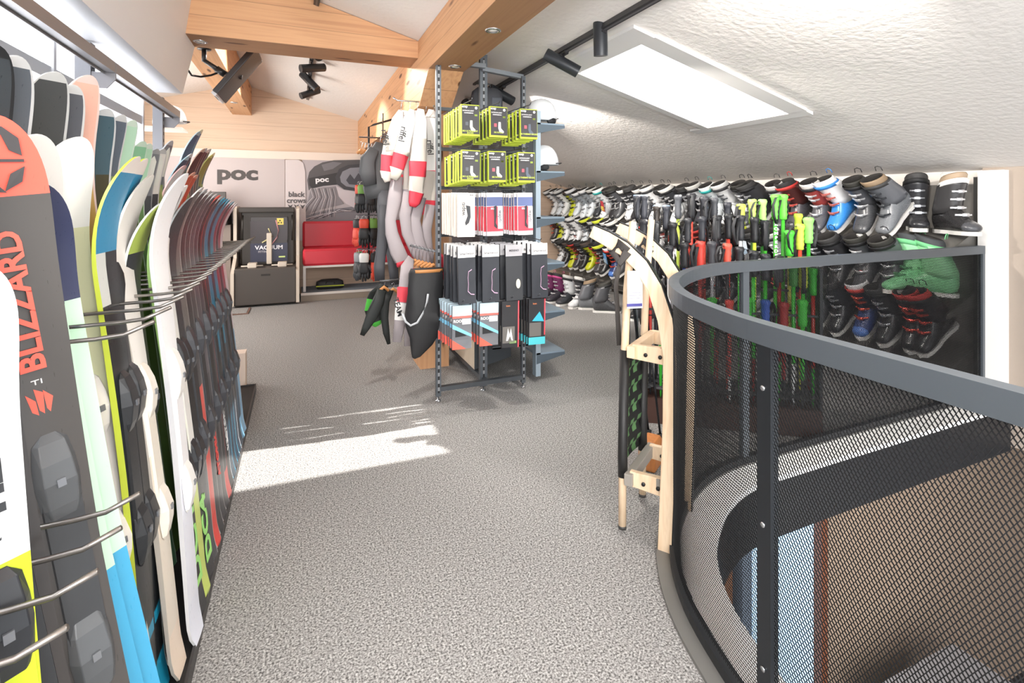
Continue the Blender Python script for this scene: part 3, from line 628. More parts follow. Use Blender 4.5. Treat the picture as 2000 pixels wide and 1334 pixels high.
b = B(); b.obox(SP(.135, -.0195, .947), (V((1, -.2, 0)), V((.2, 1, 0)), V((0, 0, 1))), (.0335, .001, .006)); q = b.build('printed_band', M('#4d4a8e', .6), tg); q.location = -A0
for k in range(9):
    b = B(); b.obox(SP(.135, -.0195, 1.07-.012*k), (V((1, -.2, 0)), V((.2, 1, 0)), V((0, 0, 1))), (.028-.006*(k % 3 == 2), .0006, .0012)); q = b.build('printed_line', M('#9a9aa6', .6), tg); q.location = -A0
b = B(); b.obox(SP(.07, .345, 1.02), (LD, V((0, 0, 1)), SD), (.001, .03, .012)); b.build('sticker', M('#c9cf4e', .5), sl, True)
# toboggan poles and wooden block behind it
def simple_pole(x, y, x2, y2, z2, label):
    t = thing('walking_pole', label, 'pole', (x, y, 0)); d = V((x2-x, y2-y, z2))
    b = B(); b.tube([V((0, 0, .02)), d*.5], .0065, n=8); b.tube([d*.5, d*.93], .009, n=8); b.build('shaft', M('#26272b', .25, .5), t)
    b = B(); b.tube([d*.92, d*.95, d*.99, d], [.012, .016, .015, .01], n=10); b.build('grip', M('#1e1f22', .6), t)
    b = B(); b.tube([(0, 0, 0.0), (0, 0, .03), (0, 0, .035)], [.012, .018, .008], n=12); b.build('rubber_foot', M('#191a1c', .7), t)
simple_pole(1.93, 2.40, 1.83, 2.47, 1.12, 'thin black pole leaning upright behind the sledge, nearer the railing')
simple_pole(1.90, 2.47, 1.80, 2.54, 1.10, 'thin black pole leaning upright behind the sledge, farther from the railing')
b = B(); b.loft([[(x*s, y*s, z) for x, y in ((-.07, -.045), (.07, -.045), (.07, .045), (-.07, .045))] for z, s in ((0.002, 1), (.12, 1), (.15, .8))], smooth=False)
bl = b.build('wooden_block', wood_mat('block_wood', '#c9824a', '#b8733f', '#6b3d22', (30, 30, 3), knots=False), bevel=.01); bl.location = (1.69, 2.18, 0); bl.rotation_euler.z = .6; tag(bl, 'reddish wooden block on the carpet behind the sledge foot', 'block')

# ---------------------------------------------------------------- ski pole stand and poles
PA, PB_ = V((2.02, 2.78, 0)), V((2.86, 2.18, 0)); PD = (PB_-PA).normalized(); PN = V((PD.y, -PD.x, 0))   # towards the camera
st = thing('pole_stand', 'low dark brown stand holding rows of ski poles behind the railing', 'stand', tuple((PA+PB_)/2))
c0 = (PA+PB_)/2; hl = (PB_-PA).length/2+.03
b = B(); b.obox(c0+V((0, 0, .08)), (PD, PN, V((0, 0, 1))), (hl, .15, .078)); b.build('base', M('#4a3028', .6), st, True)
for k, (off, z) in enumerate(((-.11, .95), (0, .83), (.10, .70))):
    b = B(); b.obox(c0+PN*off+V((0, 0, z)), (PD, PN, V((0, 0, 1))), (hl, .012, .006)); b.build('holder_bar', M('#3a3b3e', .4, .4), st, True)
for sg in (-1, 1):
    b = B(); b.obox(c0+PD*sg*hl+V((0, 0, .52)), (PD, PN, V((0, 0, 1))), (.008, .13, .46)); b.build('side_plate', M('#3a3b3e', .4, .4), st, True)
pcount = {}
def ski_pole(base, H, grip, shaft, band, label, group, strap='#2a2b2e', face=0., cap=None, txt=None):
    t = thing('ski_pole', label, 'ski pole', tuple(base), group); t.scale = (1.3, 1.3, 1)
    b = B(); z1 = H-.16
    b.tube([(0, 0, .0), (0, 0, .03), (0, 0, z1*.35), (0, 0, z1*.36), (0, 0, z1*.62), (0, 0, z1*.63), (0, 0, z1+.02)], [.002, .005, .0075, .0085, .0085, .0085, .0085], [0, 0, 1, 1, 0, 1], n=8); b.build('shaft', [M(shaft, .3), M(band, .3)], t)
    b = B(); zz = [(0, .011), (.006, .017), (.02, .0155), (.035, .0185), (.05, .0155), (.065, .018), (.08, .0155), (.095, .018), (.115, .016), (.13, .019), (.145, .022), (.155, .018)]
    b.tube([(0, 0, z1+z) for z, r in zz], [(r*1.15, r*.95) for z, r in zz], n=12, up=(cos(face), sin(face), .01)); b.build('grip', M(grip, .5), t)
    b = B(); b.tube([(0, 0, H-.012), (0, 0, H-.003), (0, 0, H)], [.017, .020, .012], n=12); b.build('grip_cap', M(cap or grip, .35), t)
    b = B(); c, s_ = cos(face), sin(face)
    b.tube([V((c*r, s_*r, H+z)) for r, z in ((.012, -.012), (.045, -.02), (.062, -.07), (.055, -.14), (.04, -.185), (.032, -.17), (.03, -.10), (.014, -.03))], (.0015, .009), n=6, up=(-s_, c, .02)); b.build('strap', M(strap, .7), t)
    b = B(); b.tube([(0, 0, .06), (0, 0, .064), (0, 0, .072)], [.034, .036, .008], n=10); b.build('basket', M('#2b2c2f', .5), t)
    if txt: 
        for k, chh in enumerate(txt): text(chh, .026, M('#eeeeee', .5), t, V((0, 0, z1-.03-.028*k))-V((.42, .9, 0))*.0098, (.9, -.42, 0), (0, 0, 1), name='lettering', bold=.001)
    return t
G = '#6ce04c'
rowA = [(.02, 1.42, '#3b3d44', '#8f959c', '#3a3c40', 'grey', '#9db8dc'), (.07, 1.42, '#3b3d44', '#8f959c', '#3a3c40', 'grey', '#9db8dc'), (.15, 1.35, '#3a3430', '#1e1f22', '#26272a', 'brown-black', '#8ea7c6'), (.20, 1.35, '#3b3d44', '#1e1f22', '#26272a', 'black', '#8ea7c6'),
        (.28, 1.42, '#55575c', '#b9cf57', '#202124', 'grey and lime', None), (.36, 1.43, '#2b2b2e', '#e8493c', '#e8493c', 'black and red', None), (.43, 1.41, '#3a3b40', '#ee5a4a', '#1e1e20', 'orange red', None), (.50, 1.40, '#45474c', '#d8d8da', '#d0453a', 'grey, white and red', None),
        (.57, 1.37, '#2c2e35', '#c8452f', '#202124', 'navy and red', None), (.64, 1.36, '#cfdc5c', '#26292c', '#c8452f', 'lime-topped black', None), (.71, 1.39, '#b9e06a', '#5f8f50', '#202124', 'lime green', None), (.77, 1.39, '#a8e87a', '#3f9a3f', '#202124', 'light green', None),
        (.84, 1.42, G, '#5ccf47', '#1c1d1f', 'bright green with letters', None), (.885, 1.42, G, '#4fbf3f', '#4fbf3f', 'bright green', None), (.97, 1.30, '#cfe04e', '#e2503e', '#202124', 'yellow and red', None)]
rowB = [(.06, 1.26, '#26272b', '#26272b', '#7c8188', 'black', None), (.13, 1.25, '#2a2b2e', '#3c3f44', '#202124', 'charcoal', None), (.24, 1.24, '#1f2023', '#c3c5c8', '#b2392e', 'black with a white band', None), (.33, 1.27, '#2b2c30', '#b2392e', '#202124', 'black with a red band', None), (.41, 1.28, '#303238', '#9b2f2a', '#e4e4e6', 'dark with a maroon shaft', None),
        (.49, 1.29, '#1f2023', '#2c2d31', '#c8452f', 'jet black', None), (.56, 1.30, '#232427', '#d6483c', '#e5e5e7', 'black with red shaft', None), (.63, 1.29, '#2c2d31', '#dcdcde', '#202124', 'black and white', None), (.70, 1.28, '#1e1f22', '#cfe04e', '#202124', 'black with yellow band', None), (.77, 1.26, '#26272b', '#4fbf3f', '#26272b', 'black with green shaft', None),
        (.90, 1.20, '#4cc53c', '#e7e26a', '#1f2023', 'green and yellow', None), (.96, 1.24, '#d9e154', '#e2503e', '#dfe256', 'yellow', None), (1.0, 1.28, '#8be56c', '#38a832', '#7d1f1c', 'pale green', None)]
rowC = [(.10, 1.12, '#303136', '#c3423a', '#26272b', 'short black and red', None), (.20, 1.10, '#26272b', '#e4e4e6', '#3f6fb8', 'short white-shafted', None), (.30, 1.12, '#1f2023', '#2d3e7d', '#e8e8ea', 'short navy', None), (.38, 1.13, '#d04338', '#d04338', '#26272b', 'short red', None), (.46, 1.13, '#3a3b40', '#9a9da2', '#26272b', 'short silver', None),
        (.54, 1.12, '#e25a48', '#26272b', '#e25a48', 'short orange-topped', None), (.61, 1.10, '#2c2d31', '#38a832', '#38a832', 'short green-shafted', None), (.68, 1.08, '#26272b', '#3fae37', '#7d1f1c', 'short black and green', None), (.75, 1.06, '#2f3136', '#35a52e', '#35a52e', 'short all-green', None), (.82, 1.05, '#1f2023', '#8a1f1c', '#35a52e', 'short dark red', None), (.89, 1.03, '#3d7d36', '#3fae37', '#e8e8ea', 'short green and white', None), (.95, 1.02, '#c6cf48', '#3fae37', '#202124', 'short lime-topped', None), (1.0, .98, '#35a52e', '#a32b25', '#35a52e', 'short green and red', None)]
for ri, (rw, off, rn) in enumerate(((rowA, -.085, 'back'), (rowB, .0, 'middle'), (rowC, .085, 'front'))):
    for i, (tt, H, g, s1, s2, nm, cap) in enumerate(rw):
        p = PA.lerp(PB_, tt)+PN*off+V((random.uniform(-.008, .008), random.uniform(-.008, .008), .158))
        ski_pole(p, H-.158, g, s2, s1, '%s ski pole in the %s row, %s from the sledge' % (nm, rn, ORD[i]), 'ski poles in the stand', face=random.uniform(2.6, 4.2) if i % 2 else random.uniform(-.9, .4), cap=cap, txt='KOMPERDELL' if 'letters' in nm else None)
        if i % 1 == 0:
            j = i+.5
# children's poles hanging low among them fill the front
for i in range(10):
    tt = .06+.097*i; cs = [('#c3423a', '#e8e8ea'), ('#35a52e', '#35a52e'), ('#2d4f9d', '#e8e8ea'), ('#8a1f1c', '#26272b'), ('#3fae37', '#26272b')][i % 5]
    p = PA.lerp(PB_, tt)+PN*.125+V((0, 0, .158))
    ski_pole(p, .80-.158-.01*(i % 3), cs[0], cs[1], cs[0], 'child-size %s ski pole at the stand front, %s from the sledge' % (['red', 'green', 'blue', 'dark red', 'grass green'][i % 5], ORD[i]), 'ski poles in the stand', face=random.uniform(0, 6))
#SECTION4
# ---------------------------------------------------------------- boot wall
BX = 4.12                                           # front edge of the shelves
wall_sh = thing('boot_rack', 'grey steel slatwall rack with sloping shelves of ski boots along the knee wall', 'rack', (4.35, 5, 0))
b = B(); b.box((4.515, 2.10, .02), (4.545, 8.1, 1.50)); b.build('back_panel', M('#8b8782', .6), wall_sh, True)
for z in (1.07, .64, .24):
    b = B(); a = [(4.51, 2.12, z+.10), (4.51, 2.12, z+.085), (BX+.06, 2.12, z-.06), (BX+.055, 2.12, z-.045)]
    b.loft([a, [(x, 8.1, q) for x, y, q in a]], smooth=False); b.build('shelf', M('#7d7a76', .45, .2), wall_sh, True)
for y in (2.105, 3.3, 4.5, 5.7, 6.9):
    b = B(); b.box((4.47, y-.012, .02), (4.515, y+.012, 1.55)); b.build('upright', M('#4c4b49', .4, .3), wall_sh, True)
for z in (1.07, .64):
    b = B(); b.prism([(0, .10), (-.36, -.05), (-.36, -.075), (0, -.03)], (4.47, 2.094, z), (1, 0, 0), (0, 0, 1), (0, 1, 0), .008); b.build('shelf_bracket', M('#6b6965', .4, .3), wall_sh, True)

def ell(cx, cz, rx, ry, z=None, n=16, tilt=0., sq=.0):
    out = []
    for j in range(n):
        a = 2*pi*j/n; x = rx*cos(a); y = ry*sin(a); out.append((cx+x, y, cz+tilt*x))
    return out
def boot_proto(sh, cuff, liner, strap, buck='#c9cbd0', sole='#e6e4e0', toe=None):
    """ski boot: toe along +x, sole at z=0"""
    t = bpy.data.objects.new('ski_boot', None); COL.objects.link(t); t.empty_display_size = .05
    sec = [(-.108, .026, .055, .12), (-.10, .038, .03, .15), (-.075, .045, .022, .165), (-.03, .048, .02, .175), (.015, .049, .02, .172), (.05, .050, .02, .145), (.085, .052, .02, .112), (.12, .053, .02, .090), (.155, .050, .02, .076), (.18, .041, .022, .066), (.193, .024, .03, .056)]
    rings = []
    for x, hw, z0, z1 in sec:
        r = []
        for j in range(14):
            a = 2*pi*j/14; c, s_ = cos(a), sin(a)
            y = hw*(abs(c)**.65)*(1 if c >= 0 else -1); zz = (z0+z1)/2+(z1-z0)/2*(abs(s_)**.8)*(1 if s_ >= 0 else -1)
            if s_ > .3: y *= 1-.22*s_
            r.append((x, y, zz))
        rings.append(r)
    b = B(); b.loft(rings, [0]*8+[1, 1]); b.build('shell', [M(sh, .28), M(toe or sh, .28)], t)
    b = B(); zs = [(.115, -.030, .078, .056), (.15, -.028, .080, .059), (.19, -.018, .076, .060), (.23, -.006, .073, .061), (.262, .004, .074, .062), (.285, .012, .076, .063)]
    rings = [ell(cx, z, rx, ry, tilt=.12+.9*(z-.11)) for z, cx, rx, ry in zs]
    b.loft(rings, cap=False); b.build('cuff', M(cuff, .3), t).modifiers.new('t', 'SOLIDIFY').thickness = .004
    b = B(); b.loft([ell(cx, z, rx, ry, tilt=ti) for z, cx, rx, ry, ti in ((.235, .0, .064, .052, .2), (.29, .014, .070, .058, .26), (.325, .022, .072, .058, .30), (.336, .024, .066, .053, .30), (.325, .022, .056, .044, .3), (.25, .006, .050, .038, .2))], [0, 0, 0, 1, 1, 1], cap=False)
    b.build('liner', [M(liner, .7), M('#2b2826', .85)], t)
    b = B(); b.loft([ell(.0145, .272, .0795, .0665, tilt=.28), ell(.02, .30, .0795, .0665, tilt=.28)], cap=False); b.build('power_strap', M(strap, .6), t).modifiers.new('t', 'SOLIDIFY').thickness = .003
    b = B()
    pts = [(-.112, 0), (-.105, .03), (-.07, .042), (-.02, .036), (.04, .036), (.09, .044), (.15, .044), (.185, .034), (.205, 0)]
    op = pts+[(x, -y) for x, y in reversed(pts[1:-1])]
    b.loft([[(x, y, 0) for x, y in op], [(x, y, .022) for x, y in op]], smooth=False); b.build('sole', M(sole, .5), t)
    for z, x, w_, dz in ((.245, .077, .030, -.35), (.20, .064, .030, -.35), (.152, .072, .033, -1.1), (.112, .112, .034, -.75)):
        b = B(); n = 7
        up = V((-dz*.0+.35*(z < .18), 0, 1)).normalized(); 
        for (wd, hh, off) in ((w_*1.25, .006, 0), (w_*.5, .010, .006)):
            rg = []
            for j in range(n):
                y = wd*(2*j/(n-1)-1); xx = x+off-(y*y)*9
                rg.append([(xx, y, z-hh), (xx+.006, y, z-hh*.6), (xx+.006, y, z+hh*.6), (xx, y, z+hh)])
            b.loft(rg, smooth=False)
        b.build('buckle', M(buck, .25, .6), t)
    b = B(); b.tube([(-.052, -.02, .325), (-.058, -.018, .35), (-.058, 0, .357), (-.056, .018, .35), (-.052, .02, .325)], .0025, n=6); b.build('pull_loop', M(strap, .7), t)
    return t
BC = {  # name: shell, cuff, liner, strap, buckle, toe
 'black': ('#2e2e31', '#38383b', '#3c3b3b', '#1d1d1f', '#b9bbc0', None), 'black and red': ('#47464a', '#4d2a28', '#2c2b2c', '#c33a35', '#e46a5f', None), 'grey and red': ('#5b5b5f', '#a9463d', '#d9d5d0', '#2c2c2e', '#d8d9dc', None),
 'blue and white': ('#3f8fe0', '#f1f1f3', '#f5f3f0', '#3f8fe0', '#ef8d84', None), 'anthracite': ('#4b4c4f', '#55565a', '#34332f', '#202022', '#cfd0d3', None), 'grey with tan lining': ('#75787c', '#66686d', '#8f7a62', '#3b3a3a', '#53565b', None),
 'black with white pattern': ('#2d2c2d', '#3a393a', '#a8937c', '#e8e6e2', '#cfd0d3', '#4d4e52'), 'white': ('#eceeef', '#f4f4f4', '#d9d8d6', '#3b3b3e', '#6a6d72', None), 'white and black': ('#e4e6e8', '#3d3e42', '#dcdad6', '#252527', '#e6e7e9', '#d9dadc'),
 'yellow-green': ('#c9cf2c', '#c3c92e', '#584c46', '#2d2d2f', '#3a3b3d', None), 'white with grey cuff': ('#dfe5ea', '#9aa0a6', '#e9e9ea', '#55585c', '#b7bbc0', None), 'mint green': ('#8fd9a0', '#9fe3ac', '#3f4245', '#6fbf84', '#7fc992', None),
 'navy and blue': ('#2a3b6e', '#23283a', '#e8e8ea', '#d5443c', '#e25a46', '#4f78c0'), 'black and yellow': ('#2f3032', '#3b3c3e', '#d6df3e', '#202022', '#c3c6ca', None), 'black with red buckles': ('#26262a', '#2c2b30', '#c23a35', '#1d1d1f', '#e1584c', None),
 'charcoal and white': ('#3b3d42', '#dfe1e3', '#c4c2be', '#2c2c2e', '#dcdee1', None), 'violet and black': ('#37343c', '#6b2f58', '#2c2b2d', '#c04a86', '#d9dadd', None), 'white and teal': ('#e8ecee', '#eef2f3', '#f2f2f0', '#2fa3a0', '#9aa3a8', None)}
protos = {k: boot_proto(*v[:4], buck=v[4], toe=v[5]) for k, v in BC.items()}
used = {}
def place_boot(kind, loc, rot, label, group):
    p = protos[kind]
    if kind not in used: o = p; used[kind] = 1
    else: o = copy_tree(p)
    o.location = loc; o.rotation_euler = rot; o.scale = (1.25,)*3 if '%s' % group != 'ski boots on the carpet' else (1.14,)*3
    return tag(o, label, 'ski boot', group)
def tilt(deg, yaw):   # toe towards the aisle and down
    return (Matrix.Rotation(pi+R(yaw), 3, 'Z') @ Matrix.Rotation(R(deg), 3, 'Y')).to_euler()
r1 = ['black with white pattern', 'black', 'grey with tan lining', 'anthracite', 'blue and white', 'grey and red', 'black and red', 'charcoal and white', 'black', 'anthracite', 'white', 'white and teal', 'charcoal and white', 'black', 'white and black', 'black', 'white', 'charcoal and white', 'black', 'white and black', 'anthracite', 'black', 'white and teal', 'charcoal and white', 'white with grey cuff', 'white with grey cuff', 'white with grey cuff', 'yellow-green', 'white', 'white with grey cuff', 'white']
r2 = ['mint green', 'mint green', 'anthracite', 'anthracite', 'black', 'black', 'anthracite', 'charcoal and white', 'black', 'black and yellow', 'black', 'anthracite', 'black and red', 'black', 'white', 'grey and red', 'white and black', 'black and red', 'charcoal and white', 'white', 'white and black', 'white', 'black and yellow', 'charcoal and white', 'black and yellow', 'white with grey cuff', 'white', 'white', 'white', 'yellow-green', 'black and red']
r3 = ['black with red buckles', 'black with red buckles', 'black', 'navy and blue', 'black', 'anthracite', 'black', 'black and red', 'anthracite', 'black', 'black', 'black', 'anthracite', 'violet and black', 'black', 'charcoal and white', 'black with red buckles', 'blue and white', 'charcoal and white', 'black', 'grey and red', 'navy and blue', 'black and yellow', 'black and red', 'yellow-green', 'black', 'black and red', 'yellow-green', 'black', 'white']
Ys = [2.20, 2.33, 2.47]+[2.67+.195*k for k in range(31)]
for rn, row, z, dg in (('top', r1, 1.255, 42), ('middle', r2, .80, 40), ('bottom', r3, .42, 36)):
    for i, kind in enumerate(row):
        y = Ys[i]
        if rn == 'top' and i == 0: loc, rot = (4.36, y-.0, 1.14), (0, 0, pi+R(60))
        elif rn == 'top' and i == 1: loc, rot = (4.40, y+.12, 1.15), (0, 0, pi+R(35))
        elif rn == 'middle' and i < 2: loc, rot = (4.22, y+.03, .70), (0, R(0), pi-R(75-60*i))
        else:
            j = random.uniform(-6, 6)+(8 if i % 2 else -4); loc = (4.27+random.uniform(-.01, .01), y, z+random.uniform(-.01, .01)); rot = tilt(dg+random.uniform(-3, 3), j)
        place_boot(kind, loc, rot, '%s ski boot on the %s shelf, %s from the white pier' % (kind, rn, ORD[i]), '%s shelf of ski boots' % rn)
# boots standing on the carpet in front of the far shelves
fl = [('black', 3.74, 5.20, 30, 'black floor boot, toe out, nearest the sledge'), ('anthracite', 3.50, 5.62, 150, 'grey ski boot standing sideways on the carpet, front of the floor row'), ('grey with tan lining', 3.42, 5.84, 150, 'dark grey ski boot standing on the carpet behind the sideways one'),
      ('white and black', 3.42, 6.02, 20, 'black and white ski boot on the carpet, third from the sideways one'), ('charcoal and white', 3.36, 6.22, 15, 'black boot with white panel on the carpet, fourth from the sideways one'), ('violet and black', 3.32, 6.42, 10, 'violet and black ski boot on the carpet, nearer of two'),
      ('violet and black', 3.28, 6.60, 10, 'violet and black ski boot on the carpet, farther of two'), ('white', 3.24, 6.80, 5, 'white ski boot on the carpet, nearer of the white ones'), ('white', 3.20, 6.98, 5, 'white ski boot on the carpet, farther of the white ones'),
      ('anthracite', 3.86, 4.85, 10, 'anthracite ski boot on the carpet between sledge and poles, farther one'), ('black', 3.90, 4.62, 10, 'black ski boot on the carpet between sledge and poles, middle one'), ('charcoal and white', 3.92, 4.40, 10, 'black and white ski boot on the carpet between sledge and poles, nearer one')]
for kind, x, y, yw, lb in fl: place_boot(kind, (x-.03, y-.22 if x < 3.8 else y, .002), (0, 0, pi+R(yw)), lb, 'ski boots on the carpet')
for k in list(protos):
    if k not in used: drop(protos[k])
# show cards among the boots
for x, y, z, c, lb in ((4.02, 5.35, .50, '#cfe2f2', 'pale blue show card leaning among the lower boots'), (4.02, 6.2, .56, '#5c9bd0', 'blue show card between the shelves of boots'), (4.02, 3.75, .92, '#dfe8f2', 'white and blue show card beside the ski poles'), (4.04, 6.3, 1.30, '#c23a44', 'red hang tag on the top shelf of boots'), (4.04, 4.2, 1.28, '#8cc4e4', 'light blue triangular tag by the black pole grips')):
    t = thing('show_card', lb, 'card', (x, y, z)); b = B(); b.obox((0, 0, 0), ((.2, 1, .1), (-.25, 0, 1), (1, 0, .2)), (.055, .075, .0015)); b.build('card', M(c, .5), t)
    b = B(); b.obox((-.004, 0, -.03), ((.2, 1, .1), (-.25, 0, 1), (1, 0, .2)), (.052, .03, .0012)); b.build('printed_field', M('#9fb3c6' if c != '#c23a44' else '#e8c45a', .5), t)
#SECTION5
# ---------------------------------------------------------------- display gondola
def W(px, py, Y):
    """point at depth plane Y (metres down the room) seen in the frame's direction (px, py)"""
    l = (px-1000)/1000; z = (392-py)/1000; c, s_ = cos(YAW), sin(YAW)
    rx, ry = c*l+s_, -s_*l+c; t = Y/ry
    return V((rx*t, Y, EYE+z*t))
STL = M('#7f848a', .4, .4)
gon = thing('display_gondola', 'grey slotted-steel display gondola hung with sock packets below the long beam', 'display stand', (1.2, 3.45, 0))
for x, y, h, wd in ((.888, 3.45, 2.355, .017), (1.535, 3.47, 2.30, .015), (1.24, 3.52, 2.44, .028)):
    b = B(); b.box((x-wd, y-.015, .035), (x+wd, y+.015, h)); o = b.build('upright', M('#5e6369', .4, .4), gon, True)
    b = B(); b.box((x-.006, y-.017, .06), (x+.006, y-.0151, h-.03)); q = b.build('slotted_strip', PERF, o); q.location = -gon.location
    b = B(); b.tube([(x, y, .001), (x, y, .008), (x, y, .012), (x, y, .035)], [.02, .02, .006, .006], n=12); q = b.build('levelling_foot', CHROME, o); q.location = -gon.location
b = B(); b.box((.888, 3.43, 2.325), (1.23, 3.47, 2.355)); b.build('top_bar', STL, gon, True)
b = B(); b.obox((1.38, 3.49, 2.315), ((1, .0, -.09), (0, 1, 0), (.09, 0, 1)), (.16, .02, .015)); b.build('top_bar', STL, gon, True)
b = B(); b.box((.90, 3.43, .07), (1.52, 3.47, .10)); b.build('foot_bar', M('#55595e', .4, .4), gon, True)
b = B(); b.box((1.225, 3.48, .07), (1.255, 4.9, .10)); b.build('foot_bar', M('#55595e', .4, .4), gon, True)
for z in (2.02, 1.74, 1.47, 1.14, .775):
    b = B(); b.box((.90, 3.475, z-.012), (1.52, 3.495, z+.012)); b.build('hook_rail', M('#3d4044', .4, .3), gon, True)
b = B(); b.box((1.50, 3.54, .40), (1.655, 3.56, 2.02)); b.box((1.40, 3.56, .4), (1.655, 4.9, 2.02)); b.build('back_panel', M('#34383d', .5), gon, True)
b = B(); b.box((1.655, 3.50, .05), (1.695, 3.56, 2.06)); b.build('edge_strip', M('#aebfcc', .35, .4), gon, True)
for z in (1.965, 1.60, 1.25, .90, .53, .22):
    b = B(); b.box((1.66, 3.50, z-.012), (1.90, 4.95, z+.006)); o = b.build('side_shelf', M('#8d9fae', .4, .2), gon, True)
    b = B(); b.prism([(0, 0), (.24, 0), (.24, -.02), (0, -.07)], (1.66, 3.496, z-.006), (1, 0, 0), (0, 0, 1), (0, 1, 0), .004); q = b.build('shelf_bracket', M('#5d6a75', .4, .3), o); q.location = -gon.location
b = B(); a = [(1.22, 3.66), (1.60, 3.86), (1.66, 4.9), (1.22, 4.9)]; b.loft([[(x, y, .11) for x, y in a], [(x, y, .42) for x, y in a]], [0], smooth=False)
pl = b.build('plinth', [M('#4d5257', .45), M('#c9bba9', .5)], gon, True)
for f in pl.data.polygons:
    if abs(f.normal.x) > .95 and f.center.x < 1.25-1.2+.05: f.material_index = 1
b = B(); b.box((1.30, 3.48, .30), (1.62, 3.72, .31)); b.prism([(0, 0), (.32, 0), (.32, .02), (0, .02)], (1.30, 3.48, .30), (1, 0, 0), (0, 0, 1), (0, 1, 0), .004); b.build('low_shelf', M('#4c5156', .4, .2), gon, True)
for k, z in enumerate((.375, .335)):
    b = B(); b.box((1.285, 3.683, z-.017), (1.335, 3.687, z+.017)); q = b.build('price_label', M('#e8e8e6', .6), gon, True); q.rotation_euler = (0, 0, 0)

# packets: kinds of card pack, hung one behind another
def pack_proto(kind):
    t = bpy.data.objects.new(kind['name'], None); COL.objects.link(t); t.empty_display_size = .03
    w_, h, d = kind['size']; b = B(); b.box((-w_/2, 0, -h), (w_/2, d, 0)); b.build('carton', [M(kind['side'], .55)], t, bevel=.0015)
    for nm, (x0, z0, x1, z1), c in kind['fields']:
        b = B(); b.box((x0*w_/2, -.0012, -h*z0), (x1*w_/2, 0, -h*z1)); b.build(nm, M(c, .5), t)
    for nm, pts, c in kind.get('polys', []):
        b = B(); b.prism([(x*w_/2, -h*z) for x, z in pts], (0, -.0022, 0), (1, 0, 0), (0, 0, 1), (0, 1, 0), .001); b.build(nm, M(c, .5), t)
    for body, s_, x, z, c, rot in kind['text']:
        text(body, s_, M(c, .5), t, (x*w_/2, -.0024, -h*z), (1, 0, 0) if not rot else (0, 0, 1) if rot == 1 else (0, 0, -1), (0, 0, 1) if not rot else (-1, 0, 0) if rot == 1 else (1, 0, 0), ext=.0003, bold=.0004)
    b = B(); b.tube([(0, d/2, -.004), (.006, d/2, .012), (0, d/2, .024), (-.006, d/2, .012), (0, d/2, -.004)], .0012, n=5); b.build('hanger_loop', M('#2b2c2f', .4), t)
    return t
SOCKSHAPE = [(-.05, .50), (.20, .50), (.22, .70), (.55, .80), (.52, .85), (.05, .82), (-.08, .70)]
LEG = [(-.15, .32), (.25, .30), (.22, .55), (.10, .70), (.30, .78), (.25, .84), (-.12, .78), (-.10, .60)]
cep = lambda l1, l2, img, dot: dict(name='sock_packet', size=(.122, .198, .026), side='#bccb3f', fields=[('dark_face', (-.92, .03, .96, .93), '#3b3a3c'), ('green_tab', (.45, .30, .75, .36), '#a9c23a')],
    polys=[('sock_picture', SOCKSHAPE, img), ('round_seal', [(.62+.14*cos(a*pi/6), .10+.045*sin(a*pi/6)) for a in range(12)], '#e6e6e6'), ('small_picture', [(-.55, .55), (-.25, .55), (-.25, .66), (-.55, .66)], dot)],
    text=[('ecep', .020, -.62, .07, '#f2f2f2', 0), ('OUTDOOR LIGHT', .009, -.25, .20, '#dcdcdc', 0), ('COMPRESSION', .009, -.2, .27, '#dcdcdc', 0), (l1, .0135, -.05, .84, '#c3d255', 0)]+([(l2, .0135, -.05, .90, '#c3d255', 0)] if l2 else []))
